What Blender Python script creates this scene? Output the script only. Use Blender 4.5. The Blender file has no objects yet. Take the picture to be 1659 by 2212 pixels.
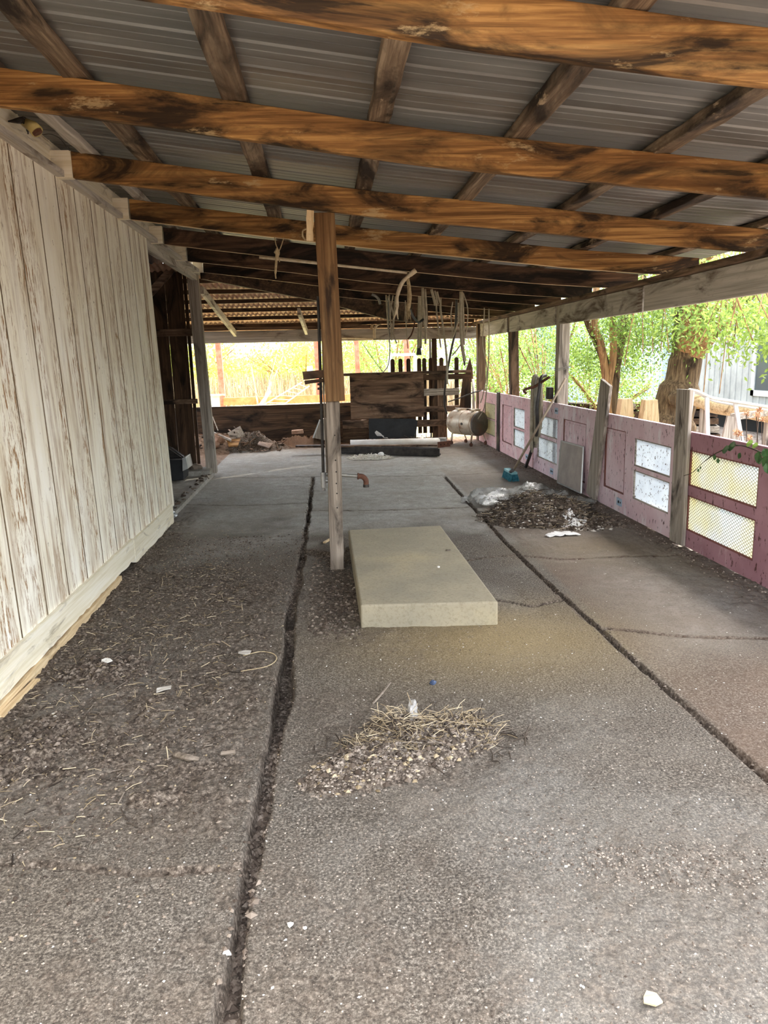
import bpy, bmesh, math, random
import numpy as np
from mathutils import Vector, Matrix, Euler, Quaternion
S = bpy.context.scene
C = S.collection
rnd = random.Random(7)

# ---------------------------------------------------------------- camera
cam_d = bpy.data.cameras.new('camera'); cam = bpy.data.objects.new('camera', cam_d); C.objects.link(cam)
S.camera = cam
cam_d.sensor_fit = 'VERTICAL'; cam_d.sensor_height = 36.0; cam_d.lens = 36.0*1600.0/2212.0
cam_d.clip_start = 0.05; cam_d.clip_end = 500
_Y = Vector((700-829.5, 778-1106, 1600.0)).normalized()
_D = Vector((0.027, 1.0, -(0.027*_Y[0]+_Y[1])/_Y[2])).normalized()
_X = _D.cross(_Y).normalized()
Rw = Matrix((_X, _Y, -_D))          # rows: world axes in camera coords (x right, y down, z forward)
# world = Rw * c ; blender camera axes: right = +x_cam, up = -y_cam, back = -z_cam
right = Rw @ Vector((1,0,0)); up = Rw @ Vector((0,-1,0)); back = Rw @ Vector((0,0,-1))
m = Matrix.Identity(4)
for i in range(3):
    m[i][0] = right[i]; m[i][1] = up[i]; m[i][2] = back[i]
m[0][3], m[1][3], m[2][3] = 0.0, 0.0, 1.45
cam.matrix_world = m

# ---------------------------------------------------------------- world, sun, exposure
W = bpy.data.worlds.new('world'); S.world = W; W.use_nodes = True
nt = W.node_tree; bg = nt.nodes['Background']
sky = nt.nodes.new('ShaderNodeTexSky'); sky.sky_type = 'NISHITA'; sky.sun_disc = False
SUN_EL, SUN_AZ = math.radians(60), math.radians(50)       # azimuth from +Y towards +X
sky.sun_elevation = SUN_EL; sky.sun_rotation = SUN_AZ; sky.dust_density = 4.0; sky.air_density = 1.0; sky.ozone_density = 1.0
hs = nt.nodes.new('ShaderNodeHueSaturation'); hs.inputs['Saturation'].default_value = 0.38
nt.links.new(sky.outputs[0], hs.inputs['Color']); nt.links.new(hs.outputs[0], bg.inputs[0]); bg.inputs[1].default_value = 0.46
sd = bpy.data.lights.new('sun', 'SUN'); sd.energy = 2.5; sd.angle = math.radians(2.0); sd.color = (1.0, 0.93, 0.80)
sun = bpy.data.objects.new('sun', sd); C.objects.link(sun)
sv = Vector((math.sin(SUN_AZ)*math.cos(SUN_EL), math.cos(SUN_AZ)*math.cos(SUN_EL), math.sin(SUN_EL)))
sun.rotation_euler = sv.to_track_quat('Z', 'Y').to_euler()
S.view_settings.view_transform = 'Standard'; S.view_settings.look = 'None'
S.view_settings.gamma = 1.0; S.view_settings.use_curve_mapping = False
S.view_settings.exposure = 2.0
S.cycles.max_bounces = 10; S.cycles.diffuse_bounces = 6; S.cycles.transparent_max_bounces = 16

# ---------------------------------------------------------------- materials
def srgb(h):
    h = h.lstrip('#'); c = [int(h[i:i+2], 16)/255 for i in (0, 2, 4)]
    return tuple(x/12.92 if x <= .04045 else ((x+.055)/1.055)**2.4 for x in c)+(1.0,)
class NT:
    def __init__(s, name):
        s.m = bpy.data.materials.new(name); s.m.use_nodes = True; s.t = s.m.node_tree
        s.b = s.t.nodes['Principled BSDF']; s.out = s.t.nodes['Material Output']
        s.tc = s.n('TexCoord')
    def n(s, ty, **kw):
        x = s.t.nodes.new('ShaderNode'+ty)
        for k, v in kw.items(): setattr(x, k, v)
        return x
    def l(s, a, b): s.t.links.new(a, b)
    def coord(s, scale=(1,1,1), rand=True, rot=(0,0,0), off=(0,0,0)):
        mp = s.n('Mapping'); mp.inputs['Scale'].default_value = scale; mp.inputs['Rotation'].default_value = rot
        mp.inputs['Location'].default_value = off
        src = s.tc.outputs['Object']
        if rand:
            oi = s.n('ObjectInfo'); mu = s.n('Math', operation='MULTIPLY'); mu.inputs[1].default_value = 37.0
            s.l(oi.outputs['Random'], mu.inputs[0]); ad = s.n('VectorMath', operation='ADD')
            s.l(src, ad.inputs[0]); s.l(mu.outputs[0], ad.inputs[1]); src = ad.outputs[0]
        s.l(src, mp.inputs['Vector']); return mp.outputs[0]
    def noise(s, v, scale=5, detail=6, rough=.6, dist=0.0):
        x = s.n('TexNoise'); x.inputs['Scale'].default_value = scale; x.inputs['Detail'].default_value = detail
        x.inputs['Roughness'].default_value = rough; x.inputs['Distortion'].default_value = dist
        s.l(v, x.inputs['Vector']); return x.outputs['Fac']
    def ramp(s, f, stops):
        r = s.n('ValToRGB'); cr = r.color_ramp
        while len(cr.elements) < len(stops): cr.elements.new(.5)
        for e, (p, c) in zip(cr.elements, stops):
            e.position = p; e.color = srgb(c) if isinstance(c, str) else ((c, c, c, 1) if not isinstance(c, tuple) else c)
        s.l(f, r.inputs[0]); return r.outputs[0]
    def mix(s, f, a, b, mode='MIX'):
        x = s.n('Mix', data_type='RGBA', blend_type=mode)
        for sock, v in ((x.inputs[0], f), (x.inputs[6], a), (x.inputs[7], b)):
            if isinstance(v, str): sock.default_value = srgb(v)
            elif isinstance(v, (int, float)): sock.default_value = v
            elif isinstance(v, tuple): sock.default_value = v
            else: s.l(v, sock)
        return x.outputs[2]
    def bump(s, f, st=.3, dist=.01):
        x = s.n('Bump'); x.inputs['Strength'].default_value = st; x.inputs['Distance'].default_value = dist
        s.l(f, x.inputs['Height']); s.l(x.outputs[0], s.b.inputs['Normal'])
    def fin(s, col, rough=.8, metal=0, spec=.3):
        if isinstance(col, str): s.b.inputs['Base Color'].default_value = srgb(col)
        else: s.l(col, s.b.inputs['Base Color'])
        if isinstance(rough, (int, float)): s.b.inputs['Roughness'].default_value = rough
        else: s.l(rough, s.b.inputs['Roughness'])
        s.b.inputs['Metallic'].default_value = metal; s.b.inputs['Specular IOR Level'].default_value = spec
        return s.m
def axscale(ax, a, b):
    return tuple(a if i == 'xyz'.index(ax) else b for i in range(3))
def wood(name, ax, c1, c2, c3, stain='#1c120b', amt=.5, patch=None, bump=.35, rough=.75, bd=.004):
    """grain along ax; c1..c3 = dark to light; stain = dark weather patches; patch = pale worn patches"""
    t = NT(name); v = t.coord(axscale(ax, 1.3, 46)); g = t.noise(v, 1.0, 9, .66, .25)
    v2 = t.coord(axscale(ax, .8, 4)); h = t.noise(v2, 1.0, 4, .5, .8)
    base = t.mix(h, t.ramp(g, [(.39, c1), (.50, c2), (.61, c3)]), t.ramp(g, [(.35, c2), (.62, c3)]))
    v3 = t.coord(axscale(ax, 1.5, 5)); st = t.noise(v3, 1.0, 7, .62, .9)
    sm = t.n('Math', operation='MULTIPLY_ADD'); t.l(g, sm.inputs[0]); sm.inputs[1].default_value = .30; sm.inputs[2].default_value = -.15
    s2 = t.n('Math', operation='ADD'); t.l(sm.outputs[0], s2.inputs[0]); t.l(st, s2.inputs[1]); st = s2.outputs[0]
    f = t.ramp(st, [(.58-amt*.18, 0.0), (.70-amt*.14, .93)])
    col = t.mix(f, base, stain)
    if patch:
        v4 = t.coord(axscale(ax, 3, 9)); p = t.ramp(t.noise(v4, 1.0, 9, .7), [(.60, 0.0), (.66, .7)])
        col = t.mix(p, col, patch)
    t.bump(g, bump, bd)
    return t.fin(col, rough, 0, .25)
def plain(name, col, rough=.6, metal=0, var=None, scale=8, bump=0.0, spec=.4):
    t = NT(name); v = t.coord(); n = t.noise(v, scale, 7, .65)
    c = t.ramp(n, [(.35, col), (.65, var)]) if var else col
    if bump: t.bump(n, bump, .01)
    return t.fin(c, rough, metal, spec)
def translucent(name, col, var=None, tr=.5, scale=6, rough=.6, specks=None):
    t = NT(name); v = t.coord(); n = t.noise(v, scale, 5, .6)
    c = t.ramp(n, [(.35, col), (.65, var or col)])
    if specks:
        k = t.ramp(t.noise(t.coord((1,1,1)), 42, 3, .6), [(.61, 0.0), (.65, 1.0)]); c = t.mix(k, c, specks)
    t.fin(c, rough, 0, .3)
    tb = t.n('BsdfTranslucent'); t.l(c, tb.inputs[0]) if not isinstance(c, str) else None
    mx = t.n('MixShader'); mx.inputs[0].default_value = tr
    t.l(t.b.outputs[0], mx.inputs[1]); t.l(tb.outputs[0], mx.inputs[2]); t.l(mx.outputs[0], t.out.inputs[0])
    return t.m

M = {}
for i, ax in enumerate('xyz'):
    M['rafter_'+ax] = wood('rafter_wood_'+ax, ax, '#35220f', '#79522b', '#b18750', '#120b06', .70, '#b0976e')
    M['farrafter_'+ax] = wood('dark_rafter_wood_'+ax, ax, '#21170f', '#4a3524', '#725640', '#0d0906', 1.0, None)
    M['old_'+ax] = wood('old_brown_wood_'+ax, ax, '#3a2a1e', '#6b5340', '#8f7660', '#1d140e', .55)
    M['grey_'+ax] = wood('weathered_grey_wood_'+ax, ax, '#5a5046', '#94897c', '#bdb3a5', '#3a322b', .22)
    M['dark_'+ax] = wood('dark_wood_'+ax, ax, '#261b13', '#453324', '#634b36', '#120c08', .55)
    M['post_'+ax] = wood('post_wood_'+ax, ax, '#4a331c', '#6b4d2e', '#886a46', '#2c1d12', .05)
    M['stump_'+ax] = wood('grey_brown_timber_'+ax, ax, '#453b31', '#73675a', '#978a7a', '#2c241d', .25)
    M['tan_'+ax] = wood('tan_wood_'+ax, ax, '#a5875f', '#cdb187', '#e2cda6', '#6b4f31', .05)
    M['painted_'+ax] = wood('dirty_painted_wood_'+ax, ax, '#948c80', '#b5aea2', '#c8c1b6', '#5c4d40', .30)
    M['cream_'+ax] = wood('cream_painted_wood_'+ax, ax, '#d2c6a6', '#e2d8bd', '#ece5d2', '#7c6a4c', .10, bump=.15)
M['purlin'] = wood('purlin_wood', 'y', '#2b2019', '#5e4c3b', '#8f7e69', '#170f0a', .72, '#b7a184')

# roofing sheet
t = NT('roofing_sheet'); v = t.coord((.7, 9, 1), rand=False); n = t.noise(v, 1.6, 8, .65, .3); n2 = t.noise(t.coord((.5,.8,1), rand=False), 1.4, 5, .6)
c = t.mix(n2, t.ramp(n, [(.25, '#5f6264'), (.5, '#7c8183'), (.75, '#969a9b')]), t.ramp(n, [(.3, '#625c55'), (.7, '#88827b')]))
t.bump(n, .15, .004); M['roof'] = t.fin(c, t.ramp(n, [(.3, .38), (.7, .6)]), .55, .5)
M['rusty_roof'] = plain('rusty_tin', '#b98d74', .7, .1, '#d6b7a0', 5, .2)
# siding
t = NT('painted_siding'); v = t.coord((14, 14, .9), rand=False); st = t.noise(v, 1.0, 8, .7, .4)
patch = t.noise(t.coord((1,1,.6), rand=False), 2.2, 6, .6)
c0 = t.ramp(t.noise(t.coord((3,3,1), rand=False), 2, 6, .6), [(.3, '#ebe3cb'), (.7, '#f8f4e6')])
f = t.mix(1.0, t.ramp(st, [(.48, 0.0), (.66, 1.0)]), t.ramp(patch, [(.38, .22), (.60, 1.0)]), 'MULTIPLY')
c = t.mix(f, c0, '#8f6a3c')
fl_ = t.noise(t.coord((55, 55, 9), rand=False), 1.0, 5, .75); colm = t.noise(t.coord((5, 5, .7), rand=False), 1.0, 4, .6)
sp = t.mix(1.0, t.ramp(fl_, [(.50, 0.0), (.58, .95)]), t.ramp(colm, [(.47, .0), (.60, 1.0)]), 'MULTIPLY'); c = t.mix(sp, c, '#8f6838')
sp = t.ramp(t.noise(t.coord((30, 30, 14), rand=False), 1.3, 3, .7), [(.67, 0.0), (.71, .7)]); c = t.mix(sp, c, '#6b5033')
t.bump(st, .25, .004); M['siding'] = t.fin(c, .75, 0, .25)
M['groove'] = plain('siding_groove', '#7d6a50', .9, 0, '#54442f', 12)
# concrete with dirt from the vertex attribute
t = NT('dirty_concrete'); at = t.n('Attribute', attribute_name='dirt'); co = t.tc.outputs['Object']
n1 = t.noise(co, 1.3, 8, .65); n2 = t.noise(co, 55, 6, .75); n3 = t.noise(co, 9, 8, .7)
conc = t.ramp(n3, [(.30, '#8a8881'), (.50, '#a7a49c'), (.72, '#c0bdb4')])
conc = t.mix(t.ramp(n1, [(.38, 0.0), (.62, .6)]), conc, '#8b8376')
conc = t.mix(t.ramp(n2, [(.50, 0.0), (.62, .5)]), conc, '#5f5a53')
du = t.n('Attribute', attribute_name='dust'); n4 = t.noise(co, 120, 4, .8)
dust = t.ramp(n4, [(.34, '#2f2a25'), (.46, '#504a42'), (.55, '#6c655b'), (.66, '#9f968a')])
dust = t.mix(t.ramp(n1, [(.35, 0.0), (.65, .7)]), dust, t.ramp(n4, [(.36, '#3a332c'), (.50, '#5f564b'), (.64, '#8a7f6f')]))
conc = t.mix(du.outputs['Fac'], conc, dust)
sa = t.n('Attribute', attribute_name='sand'); conc = t.mix(sa.outputs['Fac'], conc, t.ramp(n4, [(.3, '#6a593c'), (.55, '#93805a'), (.75, '#b5a47c')]))
dirt = t.ramp(n2, [(.36, '#2b241e'), (.48, '#51473d'), (.57, '#776b5e'), (.68, '#a39686')])
ad = t.n('Math', operation='ADD'); t.l(at.outputs['Fac'], ad.inputs[0])
mm = t.n('Math', operation='MULTIPLY_ADD'); t.l(n3, mm.inputs[0]); mm.inputs[1].default_value = 1.4; mm.inputs[2].default_value = -.70; t.l(mm.outputs[0], ad.inputs[1])
c = t.mix(t.ramp(ad.outputs[0], [(.22, 0.0), (.80, 1.0)]), conc, dirt)
wt = t.n('Attribute', attribute_name='tint'); c = t.mix(wt.outputs['Fac'], c, t.mix(n3, '#5d4433', '#7f6550'))
t.bump(t.mix(.5, n2, n3), .8, .015); M['floor'] = t.fin(c, .9, 0, .15)
M['block'] = None
t = NT('cast_concrete'); co = t.coord(); n1 = t.noise(co, 2.5, 8, .6); n2 = t.noise(co, 60, 5, .7)
c = t.mix(t.ramp(n2, [(.48, 0.0), (.66, .45)]), t.ramp(n1, [(.3, '#88816f'), (.55, '#9a9079'), (.75, '#a79a7b')]), '#70664f')
t.bump(n2, .3, .004); M['block'] = t.fin(c, .85, 0, .2)
M['soil'] = plain('brown_soil', '#5d4a3a', .95, 0, '#8b7460', 20, .8, .1)
M['redsoil'] = plain('reddish_soil', '#7a5138', .95, 0, '#9c7052', 14, .8, .1)
M['litter'] = plain('leaf_litter', '#4a4139', .95, 0, '#a3968a', 16, .9, .1)
M['drygrass'] = plain('dry_grass_ground', '#a39a68', .95, 0, '#c9c192', 3, .5, .1)
def island(name, stops):
    t = NT(name); oi = t.n('NewGeometry'); M[name] = t.fin(t.ramp(oi.outputs['Random Per Island'], stops), .95, 0, .1)
island('crumb', [(0, '#453c34'), (.5, '#75695d'), (1, '#a89c8d')]); island('clod', [(0, '#3a312a'), (.6, '#62564b'), (1, '#8b7e70')])
M['chip'] = plain('pale_chips', '#cfc8ba', .9, 0, '#e6e2d8', 9)
island('straw', [(0, '#6f6049'), (.5, '#97866a'), (1, '#c0b093')]); island('darkstraw', [(0, '#2c2520'), (.6, '#51483f'), (1, '#7d7265')])
# fence paint
def fencepaint(name, a, b, worn, amt):
    t = NT(name); n = t.noise(t.coord((1,1,1)), 2.5, 7, .6); c = t.ramp(n, [(.35, a), (.65, b)])
    k = t.ramp(t.noise(t.coord((30, 30, 14)), 1.0, 4, .7), [(.60, 0.0), (.64, .9)]); c = t.mix(k, c, '#4a2a26')
    w = t.ramp(t.noise(t.coord((6, 6, 2)), 1.0, 8, .7), [(.58-amt*.1, 0.0), (.66-amt*.1, .7)]); c = t.mix(w, c, worn)
    t.bump(n, .1, .004); M[name] = t.fin(c, .7, 0, .3)
fencepaint('pink_paint', '#d9b8bf', '#e9d2d7', '#f2eaeb', .5)
fencepaint('rose_paint', '#e0b2b3', '#efcbcb', '#f3e4e0', .4)
fencepaint('maroon_paint', '#9c727a', '#b28890', '#c4a7ab', .0)
M['moulding'] = plain('brown_moulding', '#6d4038', .7, 0, '#8a564c', 20)
M['white_pane'] = translucent('white_sheet_pane', '#dde4ea', '#e9eff3', .40, 5, specks='#5a4f48')
M['yellow_pane'] = translucent('yellow_sheet_pane', '#e8dfae', '#e4ecf0', .5, 1.6)
M['cream_pane'] = translucent('cream_sheet_pane', '#bdb894', '#cfc9a8', .2, 3, specks='#6a5d40')
M['mesh_wire'] = plain('rusty_wire', '#4a3c30', .7, .2, '#66543f', 30)
M['steel'] = plain('dull_steel', '#8f8f8c', .45, .7, '#b4b2ac', 12)
M['darksteel'] = plain('dark_steel', '#33312f', .5, .6, '#4d4843', 12)
M['alu'] = plain('aluminium', '#a9aaa6', .4, .5, '#c2c3be', 10)
M['rust'] = plain('rust', '#4c3024', .85, .2, '#6e4a38', 18, .3)
M['galv'] = plain('galvanised_pipe', '#7c7a72', .5, .5, '#9c978b', 18)
M['rubber_grey'] = plain('grey_hose_rubber', '#958b76', .6, 0, '#b8ad96', 14)
M['rubber_dark'] = plain('dark_hose_rubber', '#2e2b28', .45, 0, '#474340', 14)
M['rubber_black'] = plain('black_rubber', '#17181a', .6, 0, '#26282a', 6)
M['rope'] = plain('frayed_rope', '#9c8766', .9, 0, '#c7b48e', 40, .5)
M['branch'] = plain('pale_branch', '#cbb795', .7, 0, '#e4d6bb', 20, .2)
t = NT('tank_metal'); n = t.noise(t.coord(), 5, 8, .65); c = t.ramp(n, [(.32, '#8a5a3a'), (.46, '#c2b39c'), (.70, '#d8d2c6')]); M['tank'] = t.fin(c, .45, .35, .4)
t = NT('tank_cap_metal'); n = t.noise(t.coord(), 4, 8, .65); c = t.ramp(n, [(.32, '#7a6250'), (.50, '#6f6b67'), (.72, '#98938d')]); M['tank_cap'] = t.fin(c, .5, .4, .4)
M['pvc'] = plain('pale_plastic_pipe', '#d9d2c6', .5, 0, '#ece8e0', 6)
M['white_bag'] = translucent('white_sack', '#dcdad6', '#f0eeea', .2, 10)
t = NT('clear_plastic_sheet'); n = t.noise(t.coord(), 12, 5, .6)
t.fin(t.ramp(n, [(.3, '#85847d'), (.7, '#c2c1bb')]), .25, 0, .6); t.b.inputs['Alpha'].default_value = .5; M['plastic'] = t.m
M['paper'] = plain('crumpled_paper', '#d2cfc9', .8, 0, '#eeece8', 10)
M['paper_grey'] = plain('grey_fluff', '#86827c', .9, 0, '#bdb9b2', 30)
M['teal'] = plain('teal_bristles', '#1f5f6e', .8, 0, '#4d92a0', 30, .6)
M['broom_block'] = plain('dusty_teal_block', '#6aa6ac', .7, 0, '#9cc4c6', 10)
M['handle'] = plain('worn_broom_handle', '#8d7c68', .6, 0, '#b7a58c', 10)
M['glass_dirty'] = plain('dusty_screen', '#8c8177', .6, 0, '#a79a8e', 5, .1)
M['bark'] = wood('tree_bark', 'z', '#33271d', '#6f5a45', '#a08868', '#1f1711', .45, bump=1.0, rough=.9, bd=.05)
M['bark2'] = wood('reddish_bark', 'z', '#5d4430', '#94704e', '#b89468', '#3a2a1d', .2, bump=.8, rough=.9)
def leafmat(name, a, b):
    t = NT(name); oi = t.n('NewGeometry'); c = t.ramp(oi.outputs['Random Per Island'], [(.1, a), (.9, b)])
    t.fin(c, .5, 0, .35); tb = t.n('BsdfTranslucent'); t.l(t.mix(.5, c, '#96ad52'), tb.inputs[0])
    mx = t.n('MixShader'); mx.inputs[0].default_value = .5
    t.l(t.b.outputs[0], mx.inputs[1]); t.l(tb.outputs[0], mx.inputs[2]); t.l(mx.outputs[0], t.out.inputs[0]); M[name] = t.m
leafmat('leaf_green', '#41602a', '#7c9c48'); leafmat('leaf_lime', '#5e7c34', '#97ae5c'); leafmat('leaf_yellow', '#8a9040', '#c2c268')
M['leaf_dark'] = plain('dark_leaf', '#2c4622', .45, 0, '#47683a', 20)
M['redpost'] = plain('red_steel_post', '#a5543f', .6, .2, '#c27a66', 8)
M['orange'] = plain('orange_steel', '#c7663a', .6, .2, '#d98a5c', 5)
M['house'] = plain('pale_house_siding', '#8f9290', .6, 0, '#a8aba8', 3)
M['bluehouse'] = plain('blue_white_siding', '#9fb4c8', .6, 0, '#b8c8d8', 3)
M['whitetrim'] = plain('white_trim', '#b8bab6', .5, 0, '#cdcfcb', 4)
t = NT('window_glass'); t.fin('#3b4a52', .08, 0, .8); M['glass'] = t.m
M['orange_glow'] = translucent('orange_plastic', '#e08a28', '#f2b040', .5)
M['dryflower'] = plain('dry_flower', '#9a6a4a', .9, 0, '#cdb08c', 12)
M['yellowplastic'] = plain('aged_yellow_plastic', '#b3a05e', .5, 0, '#cdbd82', 10)
M['blueplastic'] = plain('blue_plastic', '#3c4a63', .5)
M['brick'] = plain('old_brick', '#8b6a55', .9, 0, '#b09078', 14, .5)
M['black_hole'] = plain('charcoal', '#0d0c0b', .9)

# ---------------------------------------------------------------- mesh helpers (world coordinates in, origin at the thing's base)
class MB:
    def __init__(s): s.v = []; s.f = []
    def add(s, vs, fs):
        o = len(s.v); s.v += [tuple(p) for p in vs]; s.f += [tuple(i+o for i in q) for q in fs]; return s
    def box(s, x0, x1, y0, y1, z0, z1):
        vs = [(x, y, z) for z in (z0, z1) for y in (y0, y1) for x in (x0, x1)]
        return s.add(vs, [(0,2,3,1), (4,5,7,6), (0,1,5,4), (2,6,7,3), (0,4,6,2), (1,3,7,5)])
    def bar(s, a, b, w, h, up=(0,0,1), rough=0.0, seg=1):
        """rectangular bar from a to b; w across, h along up; rough wobbles the section"""
        a = Vector(a); b = Vector(b); d = (b-a).normalized(); u = Vector(up); sd_ = d.cross(u)
        if sd_.length < 1e-4: sd_ = d.cross(Vector((1,0,0)))
        sd_.normalize(); u = sd_.cross(d).normalized(); vs = []
        for k in range(seg+1):
            p = a.lerp(b, k/seg)
            for sx, sy in ((-1,-1), (1,-1), (1,1), (-1,1)):
                vs.append(p+sd_*(sx*w/2+rnd.uniform(-rough, rough))+u*(sy*h/2+rnd.uniform(-rough, rough)))
        fs = [(3,2,1,0), tuple(4*seg+i for i in range(4))]
        for k in range(seg):
            for i in range(4): j = (i+1) % 4; fs.append((4*k+i, 4*k+j, 4*k+4+j, 4*k+4+i))
        return s.add(vs, fs)
    def tube(s, pts, r, n=10, cap=True):
        pts = [Vector(p) for p in pts]; rs = r if isinstance(r, (list, tuple)) else [r]*len(pts)
        vs = []; prev = None
        for i, p in enumerate(pts):
            d = (pts[min(i+1, len(pts)-1)]-pts[max(i-1, 0)])
            d = d.normalized() if d.length > 1e-9 else Vector((0,0,1))
            if prev is None:
                u = d.cross(Vector((0,0,1)));
                if u.length < .1: u = d.cross(Vector((1,0,0)))
            else: u = prev-d*prev.dot(d)
            u.normalize(); prev = u; w = d.cross(u)
            for k in range(n):
                a = 2*math.pi*k/n; vs.append(p+(u*math.cos(a)+w*math.sin(a))*rs[i])
        fs = []
        for i in range(len(pts)-1):
            for k in range(n): k2 = (k+1) % n; fs.append((i*n+k, i*n+k2, i*n+n+k2, i*n+n+k))
        if cap: fs.append(tuple(range(n-1, -1, -1))); fs.append(tuple((len(pts)-1)*n+k for k in range(n)))
        return s.add(vs, fs)
    def blob(s, c, r, seed=0, rough=.25, sub=2, flat=0):
        bm = bmesh.new(); bmesh.ops.create_icosphere(bm, subdivisions=sub, radius=1)
        q = random.Random(seed); ph = [q.uniform(0, 6) for _ in range(6)]; vs = []
        for v in bm.verts:
            p = v.co; k = 1+rough*(math.sin(3*p.x+ph[0])*math.cos(4*p.y+ph[1])+.6*math.sin(7*p.z+ph[2]+5*p.x)*math.cos(6*p.y+ph[3]))
            vs.append((c[0]+p.x*r[0]*k, c[1]+p.y*r[1]*k, max(c[2]+p.z*r[2]*k, flat if flat else -99)))
        fs = [tuple(v.index for v in f.verts) for f in bm.faces]; bm.free()
        return s.add(vs, fs)
    def extr(s, poly, off):
        """flat polygon (list of 3D points) extruded by vector off"""
        n = len(poly); o = Vector(off); vs = [Vector(p) for p in poly]+[Vector(p)+o for p in poly]
        fs = [tuple(range(n-1, -1, -1)), tuple(range(n, 2*n))]+[(i, (i+1) % n, n+(i+1) % n, n+i) for i in range(n)]
        return s.add(vs, fs)
    def build(s, name, mat, parent=None, smooth=False, bevel=0.0, origin=None):
        me = bpy.data.meshes.new(name); a = np.array([tuple(p) for p in s.v], float)
        if parent is not None: o = np.array(parent.matrix_world.translation) if parent.get('_o') is None else np.array(parent['_o'])
        else: o = np.array([(a[:,0].min()+a[:,0].max())/2, (a[:,1].min()+a[:,1].max())/2, a[:,2].min()])
        if origin is not None: o = np.array(origin, float)
        me.from_pydata((a-o).tolist(), [], s.f); me.update()
        bm = bmesh.new(); bm.from_mesh(me); bmesh.ops.recalc_face_normals(bm, faces=bm.faces); bm.to_mesh(me); bm.free()
        if smooth: me.polygons.foreach_set('use_smooth', [True]*len(me.polygons))
        me.materials.append(M[mat] if isinstance(mat, str) else mat)
        ob = bpy.data.objects.new(name, me); C.objects.link(ob)
        if parent is None: ob.location = o
        else:
            ob.parent = parent; ob.location = o-np.array(parent['_o'])
        ob['_o'] = [float(x) for x in o]
        if bevel: b_ = ob.modifiers.new('bevel', 'BEVEL'); b_.width = bevel; b_.segments = 2; b_.limit_method = 'ANGLE'
        return ob
def tag(o, label=None, cat=None, group=None, kind=None):
    if label: o['label'] = label
    if cat: o['category'] = cat
    if group: o['group'] = group
    if kind: o['kind'] = kind
    return o
def thing(name, label, cat, loc, group=None):
    o = bpy.data.objects.new(name, None); o.empty_display_size = .1; C.objects.link(o); o.location = loc
    o['_o'] = [float(x) for x in loc]; return tag(o, label, cat, group)
def struct(o, label=None, cat=None): return tag(o, label, cat, None, 'structure')
def bez(pts, n=8):
    """Catmull-Rom through pts"""
    P = [Vector(p) for p in pts]; P = [P[0]*2-P[1]]+P+[P[-1]*2-P[-2]]; out = []
    for i in range(1, len(P)-2):
        for k in range(n):
            u = k/n; a, b, c, d = P[i-1:i+3]
            out.append(.5*((2*b)+(c-a)*u+(2*a-5*b+4*c-d)*u*u+(-a+3*b-3*c+d)*u**3))
    out.append(P[-2]); return out

# ================================================================ STRUCTURE
ZX = [-1.75, -1.45, .46, 2.08, 2.88, 3.25]; ZZ = [2.575, 2.54, 2.29, 2.12, 2.055, 2.02]
def zb(x): return float(np.interp(x, ZX, ZZ))          # underside of the rafters
def valley_y(x): return 9.6+(x+1.45)*.756

# ---- floor: height field with slab joints, dirt and heaps
def hash2(ix, iy, s):
    h = (ix*374761393+iy*668265263+s*974711) & 0xffffffff
    h = ((h ^ (h >> 13))*1274126177) & 0xffffffff
    return ((h ^ (h >> 16)) & 0xffff)/65535.0
def vnoise(x, y, s=0):
    ix = np.floor(x).astype(np.int64); iy = np.floor(y).astype(np.int64); fx = x-ix; fy = y-iy
    fx = fx*fx*(3-2*fx); fy = fy*fy*(3-2*fy)
    a, b, c, d = hash2(ix, iy, s), hash2(ix+1, iy, s), hash2(ix, iy+1, s), hash2(ix+1, iy+1, s)
    return (a*(1-fx)+b*fx)*(1-fy)+(c*(1-fx)+d*fx)*fy
def fbm(x, y, f, o=4, s=0):
    r = 0; a = .5; t_ = 0
    for k in range(o): r = r+a*vnoise(x*f, y*f, s+k); t_ += a; a *= .5; f *= 2.03
    return r/t_
def polydist(X, Y, pts):
    D = np.full(X.shape, 9.0)
    for (ax, ay), (bx, by) in zip(pts[:-1], pts[1:]):
        dx, dy = bx-ax, by-ay; t_ = np.clip(((X-ax)*dx+(Y-ay)*dy)/(dx*dx+dy*dy), 0, 1)
        D = np.minimum(D, np.hypot(X-ax-t_*dx, Y-ay-t_*dy))
    return D
def sst(a, b, x): t_ = np.clip((x-a)/(b-a), 0, 1); return t_*t_*(3-2*t_)
crackL = [(-.29, .3), (-.285, 1.4), (-.275, 2.15), (-.25, 2.75), (-.25, 3.63), (-.26, 4.2), (-.235, 5.0), (-.225, 5.8), (-.21, 7.5), (-.20, 9.35)]
crackR = [(1.52, .5), (1.457, 2.19), (1.426, 3.16), (1.385, 4.26), (1.37, 5.63), (1.40, 7.5), (1.43, 8.98)]
joints = [[(-1.5, 9.58), (-.2, 9.37), (1.43, 9.08), (2.2, 9.15), (2.65, 9.2)], [(1.7, 11.2), (2.65, 11.2)],
          [(1.41, 3.68), (1.8, 3.5), (2.2, 3.4), (2.65, 3.35)], [(1.63, 5.02), (2.1, 5.05), (2.65, 4.98)], [(1.37, 5.2), (1.63, 5.02)],
          [(.95, 4.22), (1.15, 4.07), (1.385, 4.16)], [(.98, 5.14), (1.2, 5.2), (1.37, 5.22)],
          [(-1.5, 2.02), (-1.03, 2.06), (-.7, 1.98), (-.41, 1.94), (-.29, 1.95)], [(-.78, 3.36), (-.6, 3.28), (-.27, 3.24)],
          [(-.2, 7.2), (.5, 7.05), (1.48, 7.03)], [(-1.5, 7.75), (-.9, 7.6), (-.2, 7.6)], [(-1.45, 5.3), (-1.07, 5.01), (-.6, 4.85), (-.24, 4.75)]]
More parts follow.
